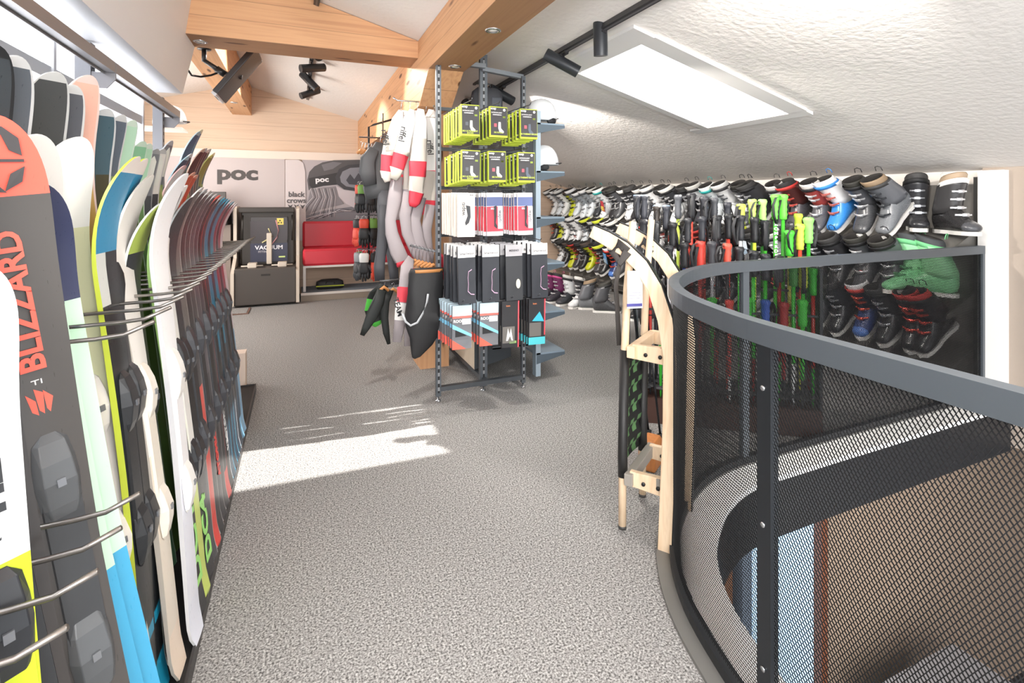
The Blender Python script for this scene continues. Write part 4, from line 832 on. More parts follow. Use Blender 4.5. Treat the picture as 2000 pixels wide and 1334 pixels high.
packs = {'ul': cep('SKI ULTRALIGHT', 'SOCKS', '#dfe6d0', '#5b6066'), 'ski': cep('SKI SOCKS', '', '#f2f2f2', '#c25a66'), 'th': cep('SKI THERMO SOCKS', '', '#5a6472', '#c25a66'),
 'beige': dict(name='sock_packet', size=(.112, .275, .014), side='#e4dcd4', fields=[], polys=[('sock_picture', [(-.05, .28), (.45, .30), (.50, .55), (.30, .68), (-.05, .74), (-.15, .68), (.15, .52)], '#2f3136')], text=[('wapiti', .034, -.35, .36, '#2b2b2e', 1), ('39-42', .010, .6, .05, '#44454a', 0)]),
 'red': dict(name='sock_packet', size=(.108, .275, .014), side='#e9e6ea', fields=[('red_field', (-1, .32, .38, .84), '#d23c4c'), ('top_picture', (-1, .10, 1, .31), '#55618a'), ('red_foot', (-1, .84, 1, .90), '#d23c4c')], polys=[('sock_picture', LEG, '#26272c')], text=[('wapiti', .032, .68, .55, '#3b3c44', -1), ('SKI', .016, -.3, .37, '#f3d5d8', 0)]),
 'wool': dict(name='base_layer', size=(.115, .36, .022), side='#2b2e35', fields=[('paper_header', (-1, -.005, 1, .20), '#e6e4e2')], polys=[('piping', [(.55, .42), (.2, .45), (.12, .55), (.16, .66), (.1, .78), (.4, .83), (.8, .84), (.8, .855), (.4, .845), (.05, .79), (.12, .66), (.08, .55), (.17, .44), (.55, .405)], '#c7a3bd')], text=[('Smartwool', .021, 0, .13, '#55565c', 0)]),
 'plain': dict(name='base_layer', size=(.115, .36, .022), side='#303236', fields=[('paper_header', (-1, -.005, 1, .20), '#a3a2a6')], polys=[('round_tag', [(.45+.26*cos(a*pi/8), .70+.085*sin(a*pi/8)) for a in range(16)], '#e9dfc4')], text=[('MERINO', .018, 0, .10, '#3b3b40', 0)]),
 'rook': dict(name='wash_packet', size=(.125, .27, .016), side='#6c6e73', fields=[('clear_header', (-1, .0, 1, .24), '#bcd3df'), ('red_band', (-1, .24, 1, .29), '#ef6a60'), ('name_plate', (.0, .31, .9, .44), '#cfcfd0')],
   polys=[('blue_stripe', [(-1, .42), (1, .68), (1, .74), (-1, .52)], '#7cc4e6'), ('black_wedge', [(-.7, .55), (.5, .70), (-.7, .72)], '#1d1e21'), ('red_wedge', [(-1, .78), (.4, 1), (-1, 1)], '#f0604f')], text=[('ROOK', .024, -.35, .36, '#f2f2f2', 0)]),
 'blk': dict(name='glove_packet', size=(.118, .30, .016), side='#2b2b2e', fields=[('picture_field', (-.9, .55, .5, .9), '#6d6a66'), ('red_edge', (.86, 0, 1, 1), '#e2505a'), ('colour_patch', (-.1, .86, .7, .91), '#8fb86a')], polys=[('figure', [(-.5, .85), (-.3, .58), (-.1, .72), (.05, .58), (.3, .85), (.15, .85), (-.05, .75), (-.3, .85)], '#dcdcdc')], text=[('icon', .016, -.3, .10, '#e08a5a', 0)]),
 'turq': dict(name='glove_packet', size=(.118, .30, .016), side='#26272b', fields=[('picture_field', (-.9, .52, .5, .82), '#6d6a66'), ('turquoise_foot', (-1, .84, 1, 1), '#52c4cf'), ('red_edge', (.86, 0, 1, .8), '#e2505a')], polys=[('turquoise_flap', [(-.6, .48), (.3, .28), (.85, .5)], '#3fb6cf')], text=[('icon', .016, -.3, .10, '#e08a5a', 0)])}
cols_ = []
for rn, zt, row in (('top', 2.0, (('ul', .995, 8, 'left'), ('ski', 1.18, 6, 'middle'), ('th', 1.395, 6, 'right'))), ('second', 1.715, (('ul', .995, 7, 'left'), ('ski', 1.17, 6, 'middle'), ('th', 1.375, 6, 'right'))),
                    ('third', 1.45, (('beige', .965, 7, 'left'), ('red', 1.155, 9, 'middle'), ('red', 1.365, 9, 'right'))),
                    ('fourth', 1.115, (('wool', .965, 5, 'first'), ('wool', 1.125, 5, 'second'), ('plain', 1.285, 4, 'third'), ('wool', 1.47, 5, 'fourth'))),
                    ('lowest', .75, (('rook', .94, 7, 'first'), ('rook', 1.12, 6, 'second'), ('blk', 1.27, 6, 'third'), ('turq', 1.46, 8, 'fourth')))):
    for kd, x, n, cn in row:
        pr = pack_proto(packs[kd]); dep = packs[kd]['size'][2]; step = max(dep+.006, .36/max(n, 1)*.9); y0 = 3.06
        what = {'ul': 'black and lime ultralight sock packet', 'ski': 'black and lime ski sock packet', 'th': 'black and lime thermo sock packet', 'beige': 'cream sock card', 'red': 'red and white sock card', 'wool': 'black base layer with white paper header', 'plain': 'black base layer with grey header', 'rook': 'grey packet with red corner and blue stripe', 'blk': 'black packet with red edge', 'turq': 'black and turquoise packet'}[kd]
        for i in range(n):
            o = pr if i == 0 else copy_tree(pr)
            o.location = (x-.004*i+random.uniform(-.004, .004), y0+step*i, zt-.018-(.004*i if rn in ('top', 'second') else random.uniform(0, .004))); o.rotation_euler = (R(random.uniform(-1.5, .5)), R(random.uniform(-1, 1)), R(random.uniform(-3, 3)))
            tag(o, '%s, %s row, %s stack, %s from front' % (what, rn, cn, ORD[i]), 'packet' if kd not in ('wool', 'plain') else 'garment', 'packets on the gondola, %s row' % rn)
        b = B(); b.tube([(x, 3.485, zt+.022), (x, y0-.02, zt+.006), (x, y0-.035, zt+.018)], .003, n=6); b.build('hook', M('#4a4c50', .4, .5), gon, True)
b = B(); b.loft([[(1.50+.07*c_*s1, 3.60+.05*s_*s1, z) for c_, s_ in [(cos(a*pi/6), sin(a*pi/6)) for a in range(12)]] for z, s1 in ((.322, 1), (.36, 1.05), (.385, .7))]);
o = b.build('red_packet', M('#e4483c', .5)); tag(o, 'small red packet lying on the low shelf of the gondola', 'packet')
# bag on top and helmets on the side shelves
t = thing('backpack', 'black backpack hanging high on the gondola behind the top sock packets', 'backpack', (1.34, 3.72, 2.03))
b = B(); b.loft([[(sx*(.115*k)*1., sy*.055*k2, z) for sx, sy in [(max(-1, min(1, 1.25*cos(a*pi/10))), max(-1, min(1, 1.25*sin(a*pi/10)))) for a in range(20)]] for z, k, k2 in ((0, .9, .9), (.03, 1, 1), (.15, 1, 1), (.19, .93, .9), (.215, .7, .6), (.22, .4, .3))]); b.build('bag_body', M('#3b3c41', .6), t)
b = B(); b.tube([(-.03, 0, .215), (-.025, 0, .25), (.025, 0, .25), (.03, 0, .215)], .006, n=8); b.build('grab_handle', M('#242528', .6), t)
b = B(); b.box((.02, -.062, .01), (.10, -.05, .14)); b.build('front_pocket', M('#4a4e56', .6), t, bevel=.006)
b = B(); b.box((1.24, 3.535, 2.27), (1.26, 3.76, 2.285)); b.tube([(1.34, 3.72, 2.28), (1.34, 3.72, 2.26)], .006); b.box((1.25, 3.71, 2.272), (1.35, 3.73, 2.284)); b.build('bag_arm', M('#4a4c50', .4, .4), gon, True)
def helmet(loc, col, rz, label, group='helmets on the gondola side shelves'):
    t = thing('ski_helmet', label, 'helmet', loc, group, (0, 0, rz))
    b = B(); n = 18; rings = []
    for i in range(9):
        a = pi/2*i/8; z = .035+.15*sin(a); k = cos(a)**.75
        rings.append([(.125*k*cos(2*pi*j/n), .10*k*sin(2*pi*j/n), z-(.02 if i == 0 and cos(2*pi*j/n) < 0 else 0)) for j in range(n)])
    b.loft(rings, cap=False); b.build('shell', M(col, .25), t).modifiers.new('t', 'SOLIDIFY').thickness = -.012
    b = B(); b.tube([(.115, -.06, .045), (.145, -.03, .05), (.15, 0, .052), (.145, .03, .05), (.115, .06, .045)], (.012, .004), n=8); b.build('brim', M('#2f3033', .4), t)
    b = B()
    b.loft([[(.02+.045*c_, s1*.098, .015+.03*s_) for c_, s_ in [(cos(q*pi/6), sin(q*pi/6)) for q in range(12)]] for s1 in (-1, -.85)]); b.build('ear_pad', M('#2a2b2e', .7), t)
    b = B(); b.tube([(.03, -.09, .0), (.035, -.08, -.012), (.06, .0, -.013)], .004, n=6); b.build('chin_strap', M('#222326', .7), t); t.location.z += .018
    return t
helmet((1.78, 3.66, 1.972), '#eef0f2', .3, 'white ski helmet on the uppermost side shelf of the gondola')
helmet((1.78, 3.66, 1.607), '#e9eaec', -.5, 'white ski helmet on the second side shelf, below the topmost one')
helmet((1.78, 4.05, 1.972), '#dfe2e6', .2, 'pale grey ski helmet behind the white one on the uppermost side shelf')
helmet((1.78, 4.05, 1.607), '#3a3b40', -.2, 'black ski helmet behind the white one on the second side shelf')

# ---------------------------------------------------------------- clothes hanging beside the gondola
def limb(b, pts, mi, n=12, wob=.13, seed=1):
    """pts: (px, py, half width in px, depth plane)"""
    rnd = random.Random(seed); rings = []
    P = [W(p[0], p[1], p[3]) for p in pts]
    for i, p in enumerate(pts):
        d = (P[i]-V((0, 0, EYE))).length; hw = p[2]*d/1000; c = P[i]
        tdir = (P[min(i+1, len(P)-1)]-P[max(0, i-1)]); tdir = V((tdir.x, 0, tdir.z)).normalized(); side = V((-tdir.z, 0, tdir.x))
        ph = rnd.uniform(0, 6)
        rings.append([c+side*hw*cos(2*pi*j/n)*(1+wob*sin(3*2*pi*j/n+ph))+V((0, 1, 0))*hw*.30*sin(2*pi*j/n)*(1+wob*sin(2*2*pi*j/n+ph)) for j in range(n)])
    b.loft(rings, mi)
rl = thing('clothes_rail', 'chrome clothes rail reaching from the long beam over the hanging race suits', 'clothes rail', tuple(W(820, 200, 3.85)))
a, c = W(776, 196, 3.85), W(872, 202, 3.85)
b = B(); b.tube([a+V((-.03, 0, .02)), a, c], .006, n=8); b.tube([V((c.x-.1, 3.85, a.z)), V((c.x-.1, 3.85, 2.10))], .006, n=8); b.build('rail_tube', CHROME, rl, True)
def hanger(px, py, Y, label, wpx=20, wood=False, group='clothes hangers', rz=0, drop_=12):
    p = W(px, py, Y); t = thing('clothes_hanger', label, 'hanger', tuple(p), group); s1 = (p-V((0, 0, EYE))).length/1000
    b = B(); b.tube([(-.008, 0, -.008), (-.010, 0, .006), (0, 0, .014), (.010, 0, .006), (.004, 0, -.012), (0, 0, -drop_*s1)], .0022, n=6); b.build('hook', CHROME, t)
    b = B(); z = -drop_*s1
    if wood: b.tube([(-wpx*s1, 0, z-.03), (0, 0, z), (wpx*s1, 0, z-.03)], (.008, .012), n=8)
    else: b.tube([(-wpx*s1, 0, z-.05), (0, 0, z), (wpx*s1, 0, z-.05), (-wpx*s1, 0, z-.05)], .0025, n=6)
    b.build('bar', M('#c98a52', .5) if wood else M('#d8cfc8', .4), t); return t
SW, SG, SR, SM_ = M('#f1efee', .6), M('#c9c2b9', .6), M('#dd3d4d', .6), M('#a39a9d', .55)
def suit(name, label, limbs, mats, texts=(), group=None):
    p0 = W(limbs[0][1][0][0], limbs[0][1][0][1], limbs[0][1][0][3]); t = thing(name, label, 'garment', tuple(p0), group)
    for k, (nm, pts, mi) in enumerate(limbs):
        b = B(); limb(b, pts, mi, seed=k+3); b.build(nm, mats, t, True)
    for body, px, py, Y, size, ang, col in texts:
        p = W(px, py, Y); text(body, size, M(col, .6), t, p, (cos(ang), 0, sin(ang)), (-sin(ang), 0, cos(ang)), name='lettering', world=True, bold=.001, ext=.002)
    return t
for i, (x, y) in enumerate(((783, 200), (800, 201), (815, 202), (832, 203), (848, 204))): hanger(x, y, 3.85+.004*i, 'wire hanger holding a race suit, %s along the rail' % ORD[i], 9, group='hangers on the chrome rail')
mats = [SW, SG, SR, SM_, M('#2d2c2f', .6)]
suit('race_suit', 'white race suit with red sleeve bands, leftmost of the three on the rail', [
    ('sleeve', [(783, 216, 5, 3.82), (776, 235, 10, 3.81), (768, 262, 12, 3.80), (763, 285, 13, 3.80), (759, 302, 12, 3.80), (757, 303, 12, 3.80), (755, 334, 11, 3.80), (755, 335, 11, 3.80), (753, 350, 9, 3.80), (749, 352, 5, 3.80)], [0, 0, 1, 1, 1, 2, 2, 1, 1]),
    ('torso', [(790, 216, 6, 3.86), (787, 240, 14, 3.87), (782, 290, 16, 3.88), (778, 340, 15, 3.88), (777, 341, 15, 3.88), (775, 360, 14, 3.88)], [0, 0, 3, 2, 2]),
    ('leg', [(776, 345, 11, 3.84), (772, 390, 13, 3.84), (764, 430, 10, 3.83), (766, 455, 12, 3.82), (778, 490, 14, 3.82), (786, 508, 14, 3.82), (786.5, 509, 14.5, 3.82), (789, 518, 14, 3.82)], [3, 3, 3, 3, 3, 3, 2])], mats, [('riffel', 752, 268, 3.74, .062, -1.45, '#2a292b')])
suit('race_suit', 'white race suit with angled red sleeve band, middle one on the rail', [
    ('sleeve', [(805, 214, 5, 3.78), (800, 232, 11, 3.77), (792, 262, 13, 3.76), (786, 295, 14, 3.76), (784, 300, 14, 3.76), (783, 301, 14.5, 3.76), (776, 328, 13, 3.76), (775.5, 329, 13, 3.76), (772, 340, 10, 3.76), (768, 350, 7, 3.76)], [0, 0, 0, 1, 1, 2, 2, 1, 1]),
    ('torso', [(812, 216, 6, 3.86), (808, 240, 15, 3.86), (803, 300, 16, 3.86), (800, 370, 14, 3.86), (800, 385, 12, 3.86)], [0, 0, 1, 3]),
    ('leg', [(800, 375, 12, 3.84), (792, 420, 11, 3.84), (796, 455, 10, 3.84), (812, 490, 10, 3.84), (830, 520, 9, 3.84)], [3, 3, 3, 3])], mats, [('riffel', 786, 262, 3.70, .062, -1.78, '#2a292b')])
suit('race_suit', 'white race suit with wide straight red band, rightmost one on the rail', [
    ('sleeve', [(822, 213, 6, 3.80), (820, 235, 13, 3.79), (818, 270, 15, 3.78), (817, 315, 16, 3.78), (817, 316, 16.5, 3.78), (815, 344, 16, 3.78), (815, 345, 15.5, 3.78), (813, 374, 14, 3.78), (812, 375, 14.5, 3.78), (808, 396, 11, 3.78), (806, 404, 6, 3.78)], [0, 0, 1, 2, 2, 2, 1, 1, 2, 2]),
    ('torso', [(842, 214, 6, 3.88), (840, 240, 14, 3.88), (841, 333, 14, 3.88), (841, 334, 14, 3.88), (838, 390, 13, 3.88), (838, 391, 13, 3.88), (836, 420, 12, 3.88)], [0, 0, 2, 1, 1, 2]),
    ('leg', [(822, 385, 11, 3.84), (812, 430, 10, 3.84), (818, 470, 12, 3.84), (832, 505, 11, 3.84), (840, 530, 9, 3.84)], [3, 3, 3, 3]),
    ('leg', [(842, 400, 10, 3.86), (834, 450, 10, 3.86), (835, 500, 11, 3.86), (838, 535, 9, 3.86)], [3, 3, 3])], mats, [('riffel', 840, 288, 3.74, .062, -1.5, '#2a292b')])
suit('hooded_jacket', 'dark grey hooded jacket hanging at the aisle end of the clothes', [
    ('torso', [(740, 278, 7, 4.05), (737, 300, 17, 4.05), (736, 335, 23, 4.05), (738, 365, 26, 4.05), (742, 386, 24, 4.05)], [0, 0, 0, 0]),
    ('sleeve', [(730, 290, 9, 4.0), (718, 312, 14, 4.0), (716, 335, 15, 4.0), (722, 362, 12, 4.0)], [0, 0, 0])], [M('#4b4c4e', .6)], [])
hanger(742, 268, 4.05, 'wire hanger of the dark grey hooded jacket', 12)
for k, px in enumerate((706, 712, 718, 724)): hanger(px, 280+k, 4.3, 'empty wooden hanger bunched under the beam, %s one' % ORD[k], 8, True, group='empty hangers under the beam')
b = B(); p = W(716, 272, 4.3); b.tube([p+V((-.06, 0, .016)), p+V((.13, 0, .016))], .006); b.tube([p+V((.13, 0, .016)), V((p.x+.13, 4.3, 2.099))], .006); o = b.build('short_rail', M('#5a4d48', .4, .4)); tag(o, 'short dark rail under the long beam with empty hangers', 'rail')
suit('ski_trousers', 'dark grey ski trousers hanging below the hooded jacket', [
    ('leg', [(748, 400, 9, 4.0), (748, 440, 9, 4.0), (745, 480, 10, 4.0), (741, 520, 10, 4.0), (742, 548, 9, 4.0)], [0, 0, 0, 0]), ('leg', [(762, 440, 9, 4.02), (764, 490, 10, 4.02), (768, 530, 9, 4.02), (770, 556, 8, 4.02)], [0, 0, 0]), ('waistband', [(752, 372, 13, 4.03), (753, 405, 14, 4.01), (755, 444, 15, 4.01)], [0, 0])], [M('#4a4b50', .6)])
# shorts rail
rl2 = thing('garment_rail', 'grey oval rail with closely hung trousers beside the slotted post', 'clothes rail', tuple(W(830, 486, 3.7)))
a, c = W(802, 480, 3.72), W(855, 492, 3.50)
b = B(); b.tube([a, a*.5+c*.5, c], (.012, .007), n=10); b.build('rail_tube', M('#8a8d91', .35, .5), rl2, True)
b = B(); b.tube([c, V((.885, 3.47, c.z))], .008); b.build('arm', M('#6a6d71', .4, .4), rl2, True)
for k in range(7):
    px = 804+k*7; hanger(px, 480+k*1.7, 3.70-.03*k, 'hanger on the oval rail, %s from the aisle side' % ORD[k], 10, True, group='hangers on the oval rail', drop_=26)
suit('racing_shorts', 'large black racing shorts with white piping hanging lowest beside the slotted post', [
    ('shorts_body', [(832, 524, 32, 3.36), (832, 535, 33, 3.36), (828, 570, 34, 3.36), (830, 610, 36, 3.36), (830, 640, 34, 3.36), (822, 668, 22, 3.36), (812, 694, 9, 3.36), (808, 700, 3, 3.36)], [0, 0, 0, 0, 0, 0, 0]),
    ('waistband', [(834, 526, 28, 3.35), (834, 532, 29, 3.35)], [1])], [M('#232325', .6), M('#b97f4a', .5)])
p = [W(*q, 3.30) for q in ((836, 574), (834, 590), (826, 612), (815, 630), (802, 636), (792, 628), (786, 612))]
o = bpy.data.objects['racing_shorts']; b = B(); b.tube(p, (.003, .008), n=6); b.build('piping', M('#b9bcc0', .5), o, True)
suit('race_trousers', 'grey, red and white race trousers hanging behind the black shorts', [
    ('leg', [(803, 503, 8, 3.60), (795, 522, 12, 3.50), (792, 560, 14, 3.50), (791, 561, 14, 3.50), (790, 590, 13, 3.50), (786, 591, 13, 3.50), (782, 625, 11, 3.50), (776, 668, 8, 3.50)], [0, 0, 1, 1, 0, 2, 0]),
    ('leg', [(800, 524, 8, 3.52), (802, 570, 8, 3.52), (798, 630, 9, 3.52), (795, 676, 6, 3.52)], [1, 0, 0])], [SM_, SR, M('#e8e6e4', .6)], [('TEAM', 777, 600, 3.42, .05, -1.3, '#2a2a2c')])
suit('race_trousers', 'grey and red race trousers on the far side of the slotted post', [('leg', [(856, 498, 6, 3.52), (868, 515, 9, 3.60), (870, 545, 10, 3.62), (872, 575, 10, 3.62), (872, 610, 8, 3.62)], [1, 1, 0, 0])], [SM_, SR])
suit('back_protector', 'black and green padded body protector with two hanging arms', [
    ('vest', [(750, 556, 8, 3.84), (736, 575, 14, 3.92), (732, 585, 16, 3.95), (728, 605, 14, 3.95), (734, 628, 12, 3.95), (738, 636, 6, 3.95)], [0, 0, 1, 0, 1]),
    ('arm_pad', [(745, 566, 8, 3.80), (738, 590, 11, 3.80), (726, 615, 11, 3.80), (714, 640, 7, 3.80), (707, 655, 4, 3.80)], [0, 0, 0, 0]),
    ('arm_pad', [(760, 566, 9, 3.85), (753, 590, 8, 3.85), (752, 620, 7, 3.85), (755, 650, 6, 3.85), (760, 672, 3, 3.85)], [0, 0, 0, 0])], [M('#222625', .6), M('#55c24a', .5)])
for k, (px, py, Y) in enumerate(((750, 552, 3.83), (768, 556, 3.86))): hanger(px, py, Y, 'wooden hanger above the body protector, %s one' % ('nearer', 'farther')[k], 9, True, group='hangers of the body protector', drop_=8)
b = B(); q = W(742, 549, 3.84); b.tube([q, V((q.x+.12, 3.86, q.z)), V((.935, 4.16, q.z))], .006); o = b.build('lower_rail', M('#6a6d71', .4, .4)); tag(o, 'short steel rail from the timber post carrying the padded body protector', 'rail')
# glove tower
gt = thing('glove_stand', 'dark metal hanging stand with rings of hooks full of ski gloves', 'stand', (.58, 4.72, 0))
b = B(); b.tube([(.58, 4.72, .9), (.58, 4.72, 2.04), (.62, 4.72, 2.06), (.845, 4.72, 2.14)], .009); b.build('pole', M('#3b3c3f', .4, .4), gt, True)
def glove(loc, c1, c2, rz, label, k=1.):
    t = thing('ski_glove', label, 'glove', loc, 'ski gloves on the stand', (0, 0, rz)); t.scale = (k,)*3
    b = B(); b.tube([(0, 0, -.0), (0, 0, -.02), (0, 0, -.075), (0, 0, -.08)], [(.034, .022), (.042, .026), (.038, .024), (.034, .02)], [0, 0, 1], n=12, up=(0, 1, 0)); b.build('cuff', [M(c2, .6), M(c1, .6)], t)
    b = B(); b.tube([(0, 0, -.075), (0, -.004, -.11), (0, -.006, -.15), (0, -.004, -.17)], [(.034, .02), (.043, .02), (.044, .018), (.038, .014)], n=12, up=(0, 1, 0))
    for q, (x, l) in enumerate(((-.031, .055), (-.010, .072), (.011, .068), (.031, .052))): b.tube([(x, -.004, -.155), (x*1.05, -.010, -.165-l*.5), (x*1.05, -.004, -.165-l*.9), (x*1.05, .002, -.165-l)], [.0115, .0115, .0095, .004], n=8)
    b.tube([(.032, -.004, -.10), (.055, -.014, -.13), (.060, -.016, -.16), (.058, -.012, -.172)], [.014, .0135, .011, .004], n=8); b.build('hand', M(c1, .6), t)
    b = B(); b.tube([(-.02, 0, 0), (-.015, 0, .02), (0, 0, .03), (.015, 0, .02), (.02, 0, 0)], .002, n=5); b.build('loop', M('#c9c9c9', .5), t)
    return t
gc = [('#26272a', '#6f9a4a', 'black and green'), ('#2b2c2f', '#dcdcda', 'black and white'), ('#232426', '#c8452f', 'black and red'), ('#3a3c40', '#8d9094', 'grey'), ('#d24a36', '#2b2c2f', 'red and black')]
gi = 0
for z, n, r_, rn in ((1.52, 8, .09, 'top'), (1.22, 8, .11, 'second'), (.92, 7, .10, 'third')):
    b = B(); b.tube([(.58+r_*cos(2*pi*j/20), 4.72+r_*sin(2*pi*j/20), z+.03) for j in range(21)], .003, n=5, cap=False); b.build('hook_ring', M('#5b5c60', .4, .4), gt, True)
    b = B(); b.box((.58-r_, 4.717, z+.027), (.58+r_, 4.723, z+.033)); b.build('spoke', M('#5b5c60', .4, .4), gt, True)
    for i in range(n):
        a = 2*pi*i/n+.3*gi; c1, c2, nm = gc[(gi*2+i*3) % 5]; loc = (.58+r_*cos(a), 4.72+r_*sin(a), z)
        glove(loc, c1, c2, a+pi/2+.3, '%s ski glove in the %s ring of the stand, %s around' % (nm, rn, ORD[i]), 1.05)
    gi += 1
tgx = thing('price_tag', 'blank white price tag hanging among the gloves', 'tag', tuple(W(741, 445, 4.62))); 
b = B(); b.obox((0, 0, -.05), ((1, 0, -.2), (0, 1, 0), (.2, 0, 1)), (.032, .001, .05)); b.build('tag_card', M('#f1efec', .6), tgx)
b = B(); b.tube([(-.01, 0, 0), (-.012, .05, .08), (-.02, .08, .12)], .001, n=4); b.build('string', M('#dddddd', .6), tgx)
#SECTION6
# ---------------------------------------------------------------- far wall: posters, bench, fitting machine
def flat(b, pts, y, t=.003, mi=0):
    P = [W(px, py, y) for px, py in pts]; b.loft([P, [p+V((0, t, 0)) for p in P]], mi, smooth=False); return b
def wallpart(name, pts, y, col, parent, rough=.6, emit=0):
    o = flat(B(), pts, y).build(name, M(col, rough), parent, True); return o
YW = 8.165
ps = thing('poster', 'large pale grey poster with dark three-letter logo on the far wall', 'poster', (-.85, YW, 1.2))
b = B(); b.box((-2.08, YW, .35), (-.185, YW+.012, 1.984)); b.build('panel', M('#c3b8b7', .6), ps, True)
text('poc', .27, M('#4a4442', .5), ps, W(464, 339, YW)-V((0, .003, 0)), (1, 0, 0), (0, 0, 1), name='logo', world=True, bold=.011, stretch=1.28, ext=.002)
bc = thing('poster', 'white ski-shaped banner with small black bird logo between the two big posters', 'banner', (-.05, YW-.014, 1.3))
wallpart('panel', [(557, 312), (583, 312), (592, 318), (596, 335), (598, 470), (557, 470)], YW-.014, '#d5cbcb', bc)
for tx, yy in (('black', 380), ('crows', 392)): text(tx, .105, M('#5a5455', .5), bc, W(579, yy, YW-.016)-V((0, .003, 0)), (1, 0, 0), (0, 0, 1), name='logo_lettering', world=True, bold=.003, ext=.001)
for k, px in enumerate((567, 579, 591)):
    b = B(); flat(b, [(px-5, 399), (px, 402), (px+5, 399), (px+1, 407), (px, 408), (px-1, 407)], YW-.019, .002); b.build('bird_mark', M('#4a4546', .5), bc, True)
mp = thing('poster', 'black and white mural of a helmeted skier in goggles above the red bench', 'mural', (.7, YW, 1.5))
b = B(); b.box((.05, YW, 1.08), (1.75, YW+.010, 1.984)); b.build('panel', M('#b3abae', .6), mp, True)
y = YW-.004
wallpart('helmet', [(603, 372), (600, 352), (604, 336), (614, 325), (630, 317), (652, 313), (700, 312), (735, 314), (740, 360), (700, 352), (660, 348), (632, 352), (612, 364)], y, '#5a5759', mp)
wallpart('helmet_band', [(604, 362), (603, 348), (640, 341), (664, 336), (668, 352), (664, 360), (632, 363), (610, 368)], y-.004, '#3b393b', mp)
wallpart('helmet_ridge', [(628, 322), (650, 316), (668, 318), (650, 330), (633, 334)], y-.005, '#77757a', mp)
wallpart('goggle_frame', [(655, 346), (662, 330), (680, 322), (735, 318), (740, 372), (700, 374), (672, 370), (658, 360)], y-.006, '#47464a', mp)
wallpart('goggle_lens', [(664, 346), (669, 335), (684, 328), (735, 325), (738, 366), (700, 368), (676, 364), (666, 356)], y-.010, '#8a8a92', mp)
wallpart('lens_reflection', [(676, 352), (684, 340), (692, 350), (700, 338), (712, 352), (725, 342), (732, 356), (705, 362), (682, 360)], y-.014, '#4b4b52', mp)
wallpart('cheek', [(656, 362), (672, 371), (700, 375), (738, 373), (738, 415), (700, 410), (676, 398), (662, 384)], y-.005, '#cbc2c6', mp)
wallpart('hair', [(606, 370), (632, 366), (656, 364), (660, 384), (672, 398), (650, 404), (622, 410), (590, 425), (586, 410), (600, 400)], y-.003, '#8a8488', mp)
for k in range(12):
    p = [W(606+4.2*k, 368, y-.007), W(612+4*k, 385, y-.007), W(598+5*k, 400+1.5*k, y-.007), W(588+6*k, 418+k*.6, y-.007)]
    b = B(); b.tube(p, (.0045, .002), n=5, up=(0, 1, 0)); b.build('hair_strand', M(('#d8d2d6', '#5d595d', '#b6b0b4')[k % 3], .6), mp, True)
wallpart('scarf', [(586, 424), (640, 410), (700, 402), (738, 410), (738, 432), (586, 432)], y-.002, '#7d7a80', mp)
for k in range(6):
    b = B(); b.tube([W(590+8*k, 430-k, y-.006), W(630+8*k, 418-2*k, y-.006), W(690+6*k, 410+k, y-.006)], (.005, .003), n=5, up=(0, 1, 0)); b.build('scarf_fold', M(('#e2dde2', '#55525a')[k % 2], .6), mp, True)
text('poc', .105, M('#f0eef0', .5), mp, W(629, 351, y-.006)-V((0, .002, 0)), (1, 0, .06), (-.06, 0, 1), name='logo', world=True, bold=.004, stretch=1.2, ext=.001)
# bench on a low platform
b = B(); b.box((.03, 7.55, .001), (1.9, 8.19, .10)); pf = b.build('platform', M('#8f8377', .7)); tag(pf, 'low carpeted platform under the red bench', 'platform')
b = B(); b.box((.04, 7.60, .10), (1.9, 8.19, .108)); b.build('carpet_top', CARPET_B, pf)
b = B(); b.box((.03, 7.545, .085), (1.9, 7.552, .118)); b.build('front_edge', M('#d8d2cc', .5), pf)
be = thing('bench', 'red padded bench with backrest and white frame at the far wall', 'bench', (.9, 7.9, .109))
RD = M('#c8303f', .42)
b = B(); b.box((.055, 7.68, .47), (1.9, 8.06, .70), bev=.03); b.build('seat', RD, be, True)
b = B(); b.box((.055, 8.03, .69), (1.9, 8.155, 1.075), bev=.03); b.build('backrest', RD, be, True)
for x in (.06, 1.86):
    b = B(); b.box((x, 7.69, .11), (x+.035, 7.73, .44)); b.build('leg', M('#dbd6d2', .4), be, True)
b = B(); b.box((.06, 7.69, .44), (1.895, 7.73, .468)); b.box((.06, 8.08, .44), (1.895, 8.12, .468)); b.build('seat_frame', M('#dbd6d2', .4), be, True)
for x in (.06, 1.86):
    b = B(); b.box((x, 8.08, .11), (x+.035, 8.12, .44)); b.build('leg', M('#dbd6d2', .4), be, True)
for x, y_, z, lb in ((.30, 7.86, .111, 'white floor machine part'),): pass
t = thing('sports_bag', 'black bag with yellow-green stripe lying under the red bench', 'bag', (.42, 7.88, .111))
b = B(); b.loft([[(sx*.19*k, sy*.09*k, z) for sx, sy in [(max(-1, min(1, 1.3*cos(a*pi/10))), sin(a*pi/10)) for a in range(20)]] for z, k in ((0, .9), (.03, 1), (.10, .95), (.13, .6))]); b.build('bag_body', M('#2b2c2e', .6), t)
b = B(); b.box((-.19, -.096, .04), (.19, -.088, .055)); b.build('stripe', M('#b9c43f', .6), t)
b = B(); b.tube([(-.06, -.09, .08), (-.05, -.10, .12), (.05, -.10, .12), (.06, -.09, .08)], .006, n=6); b.build('handle', M('#222325', .6), t)
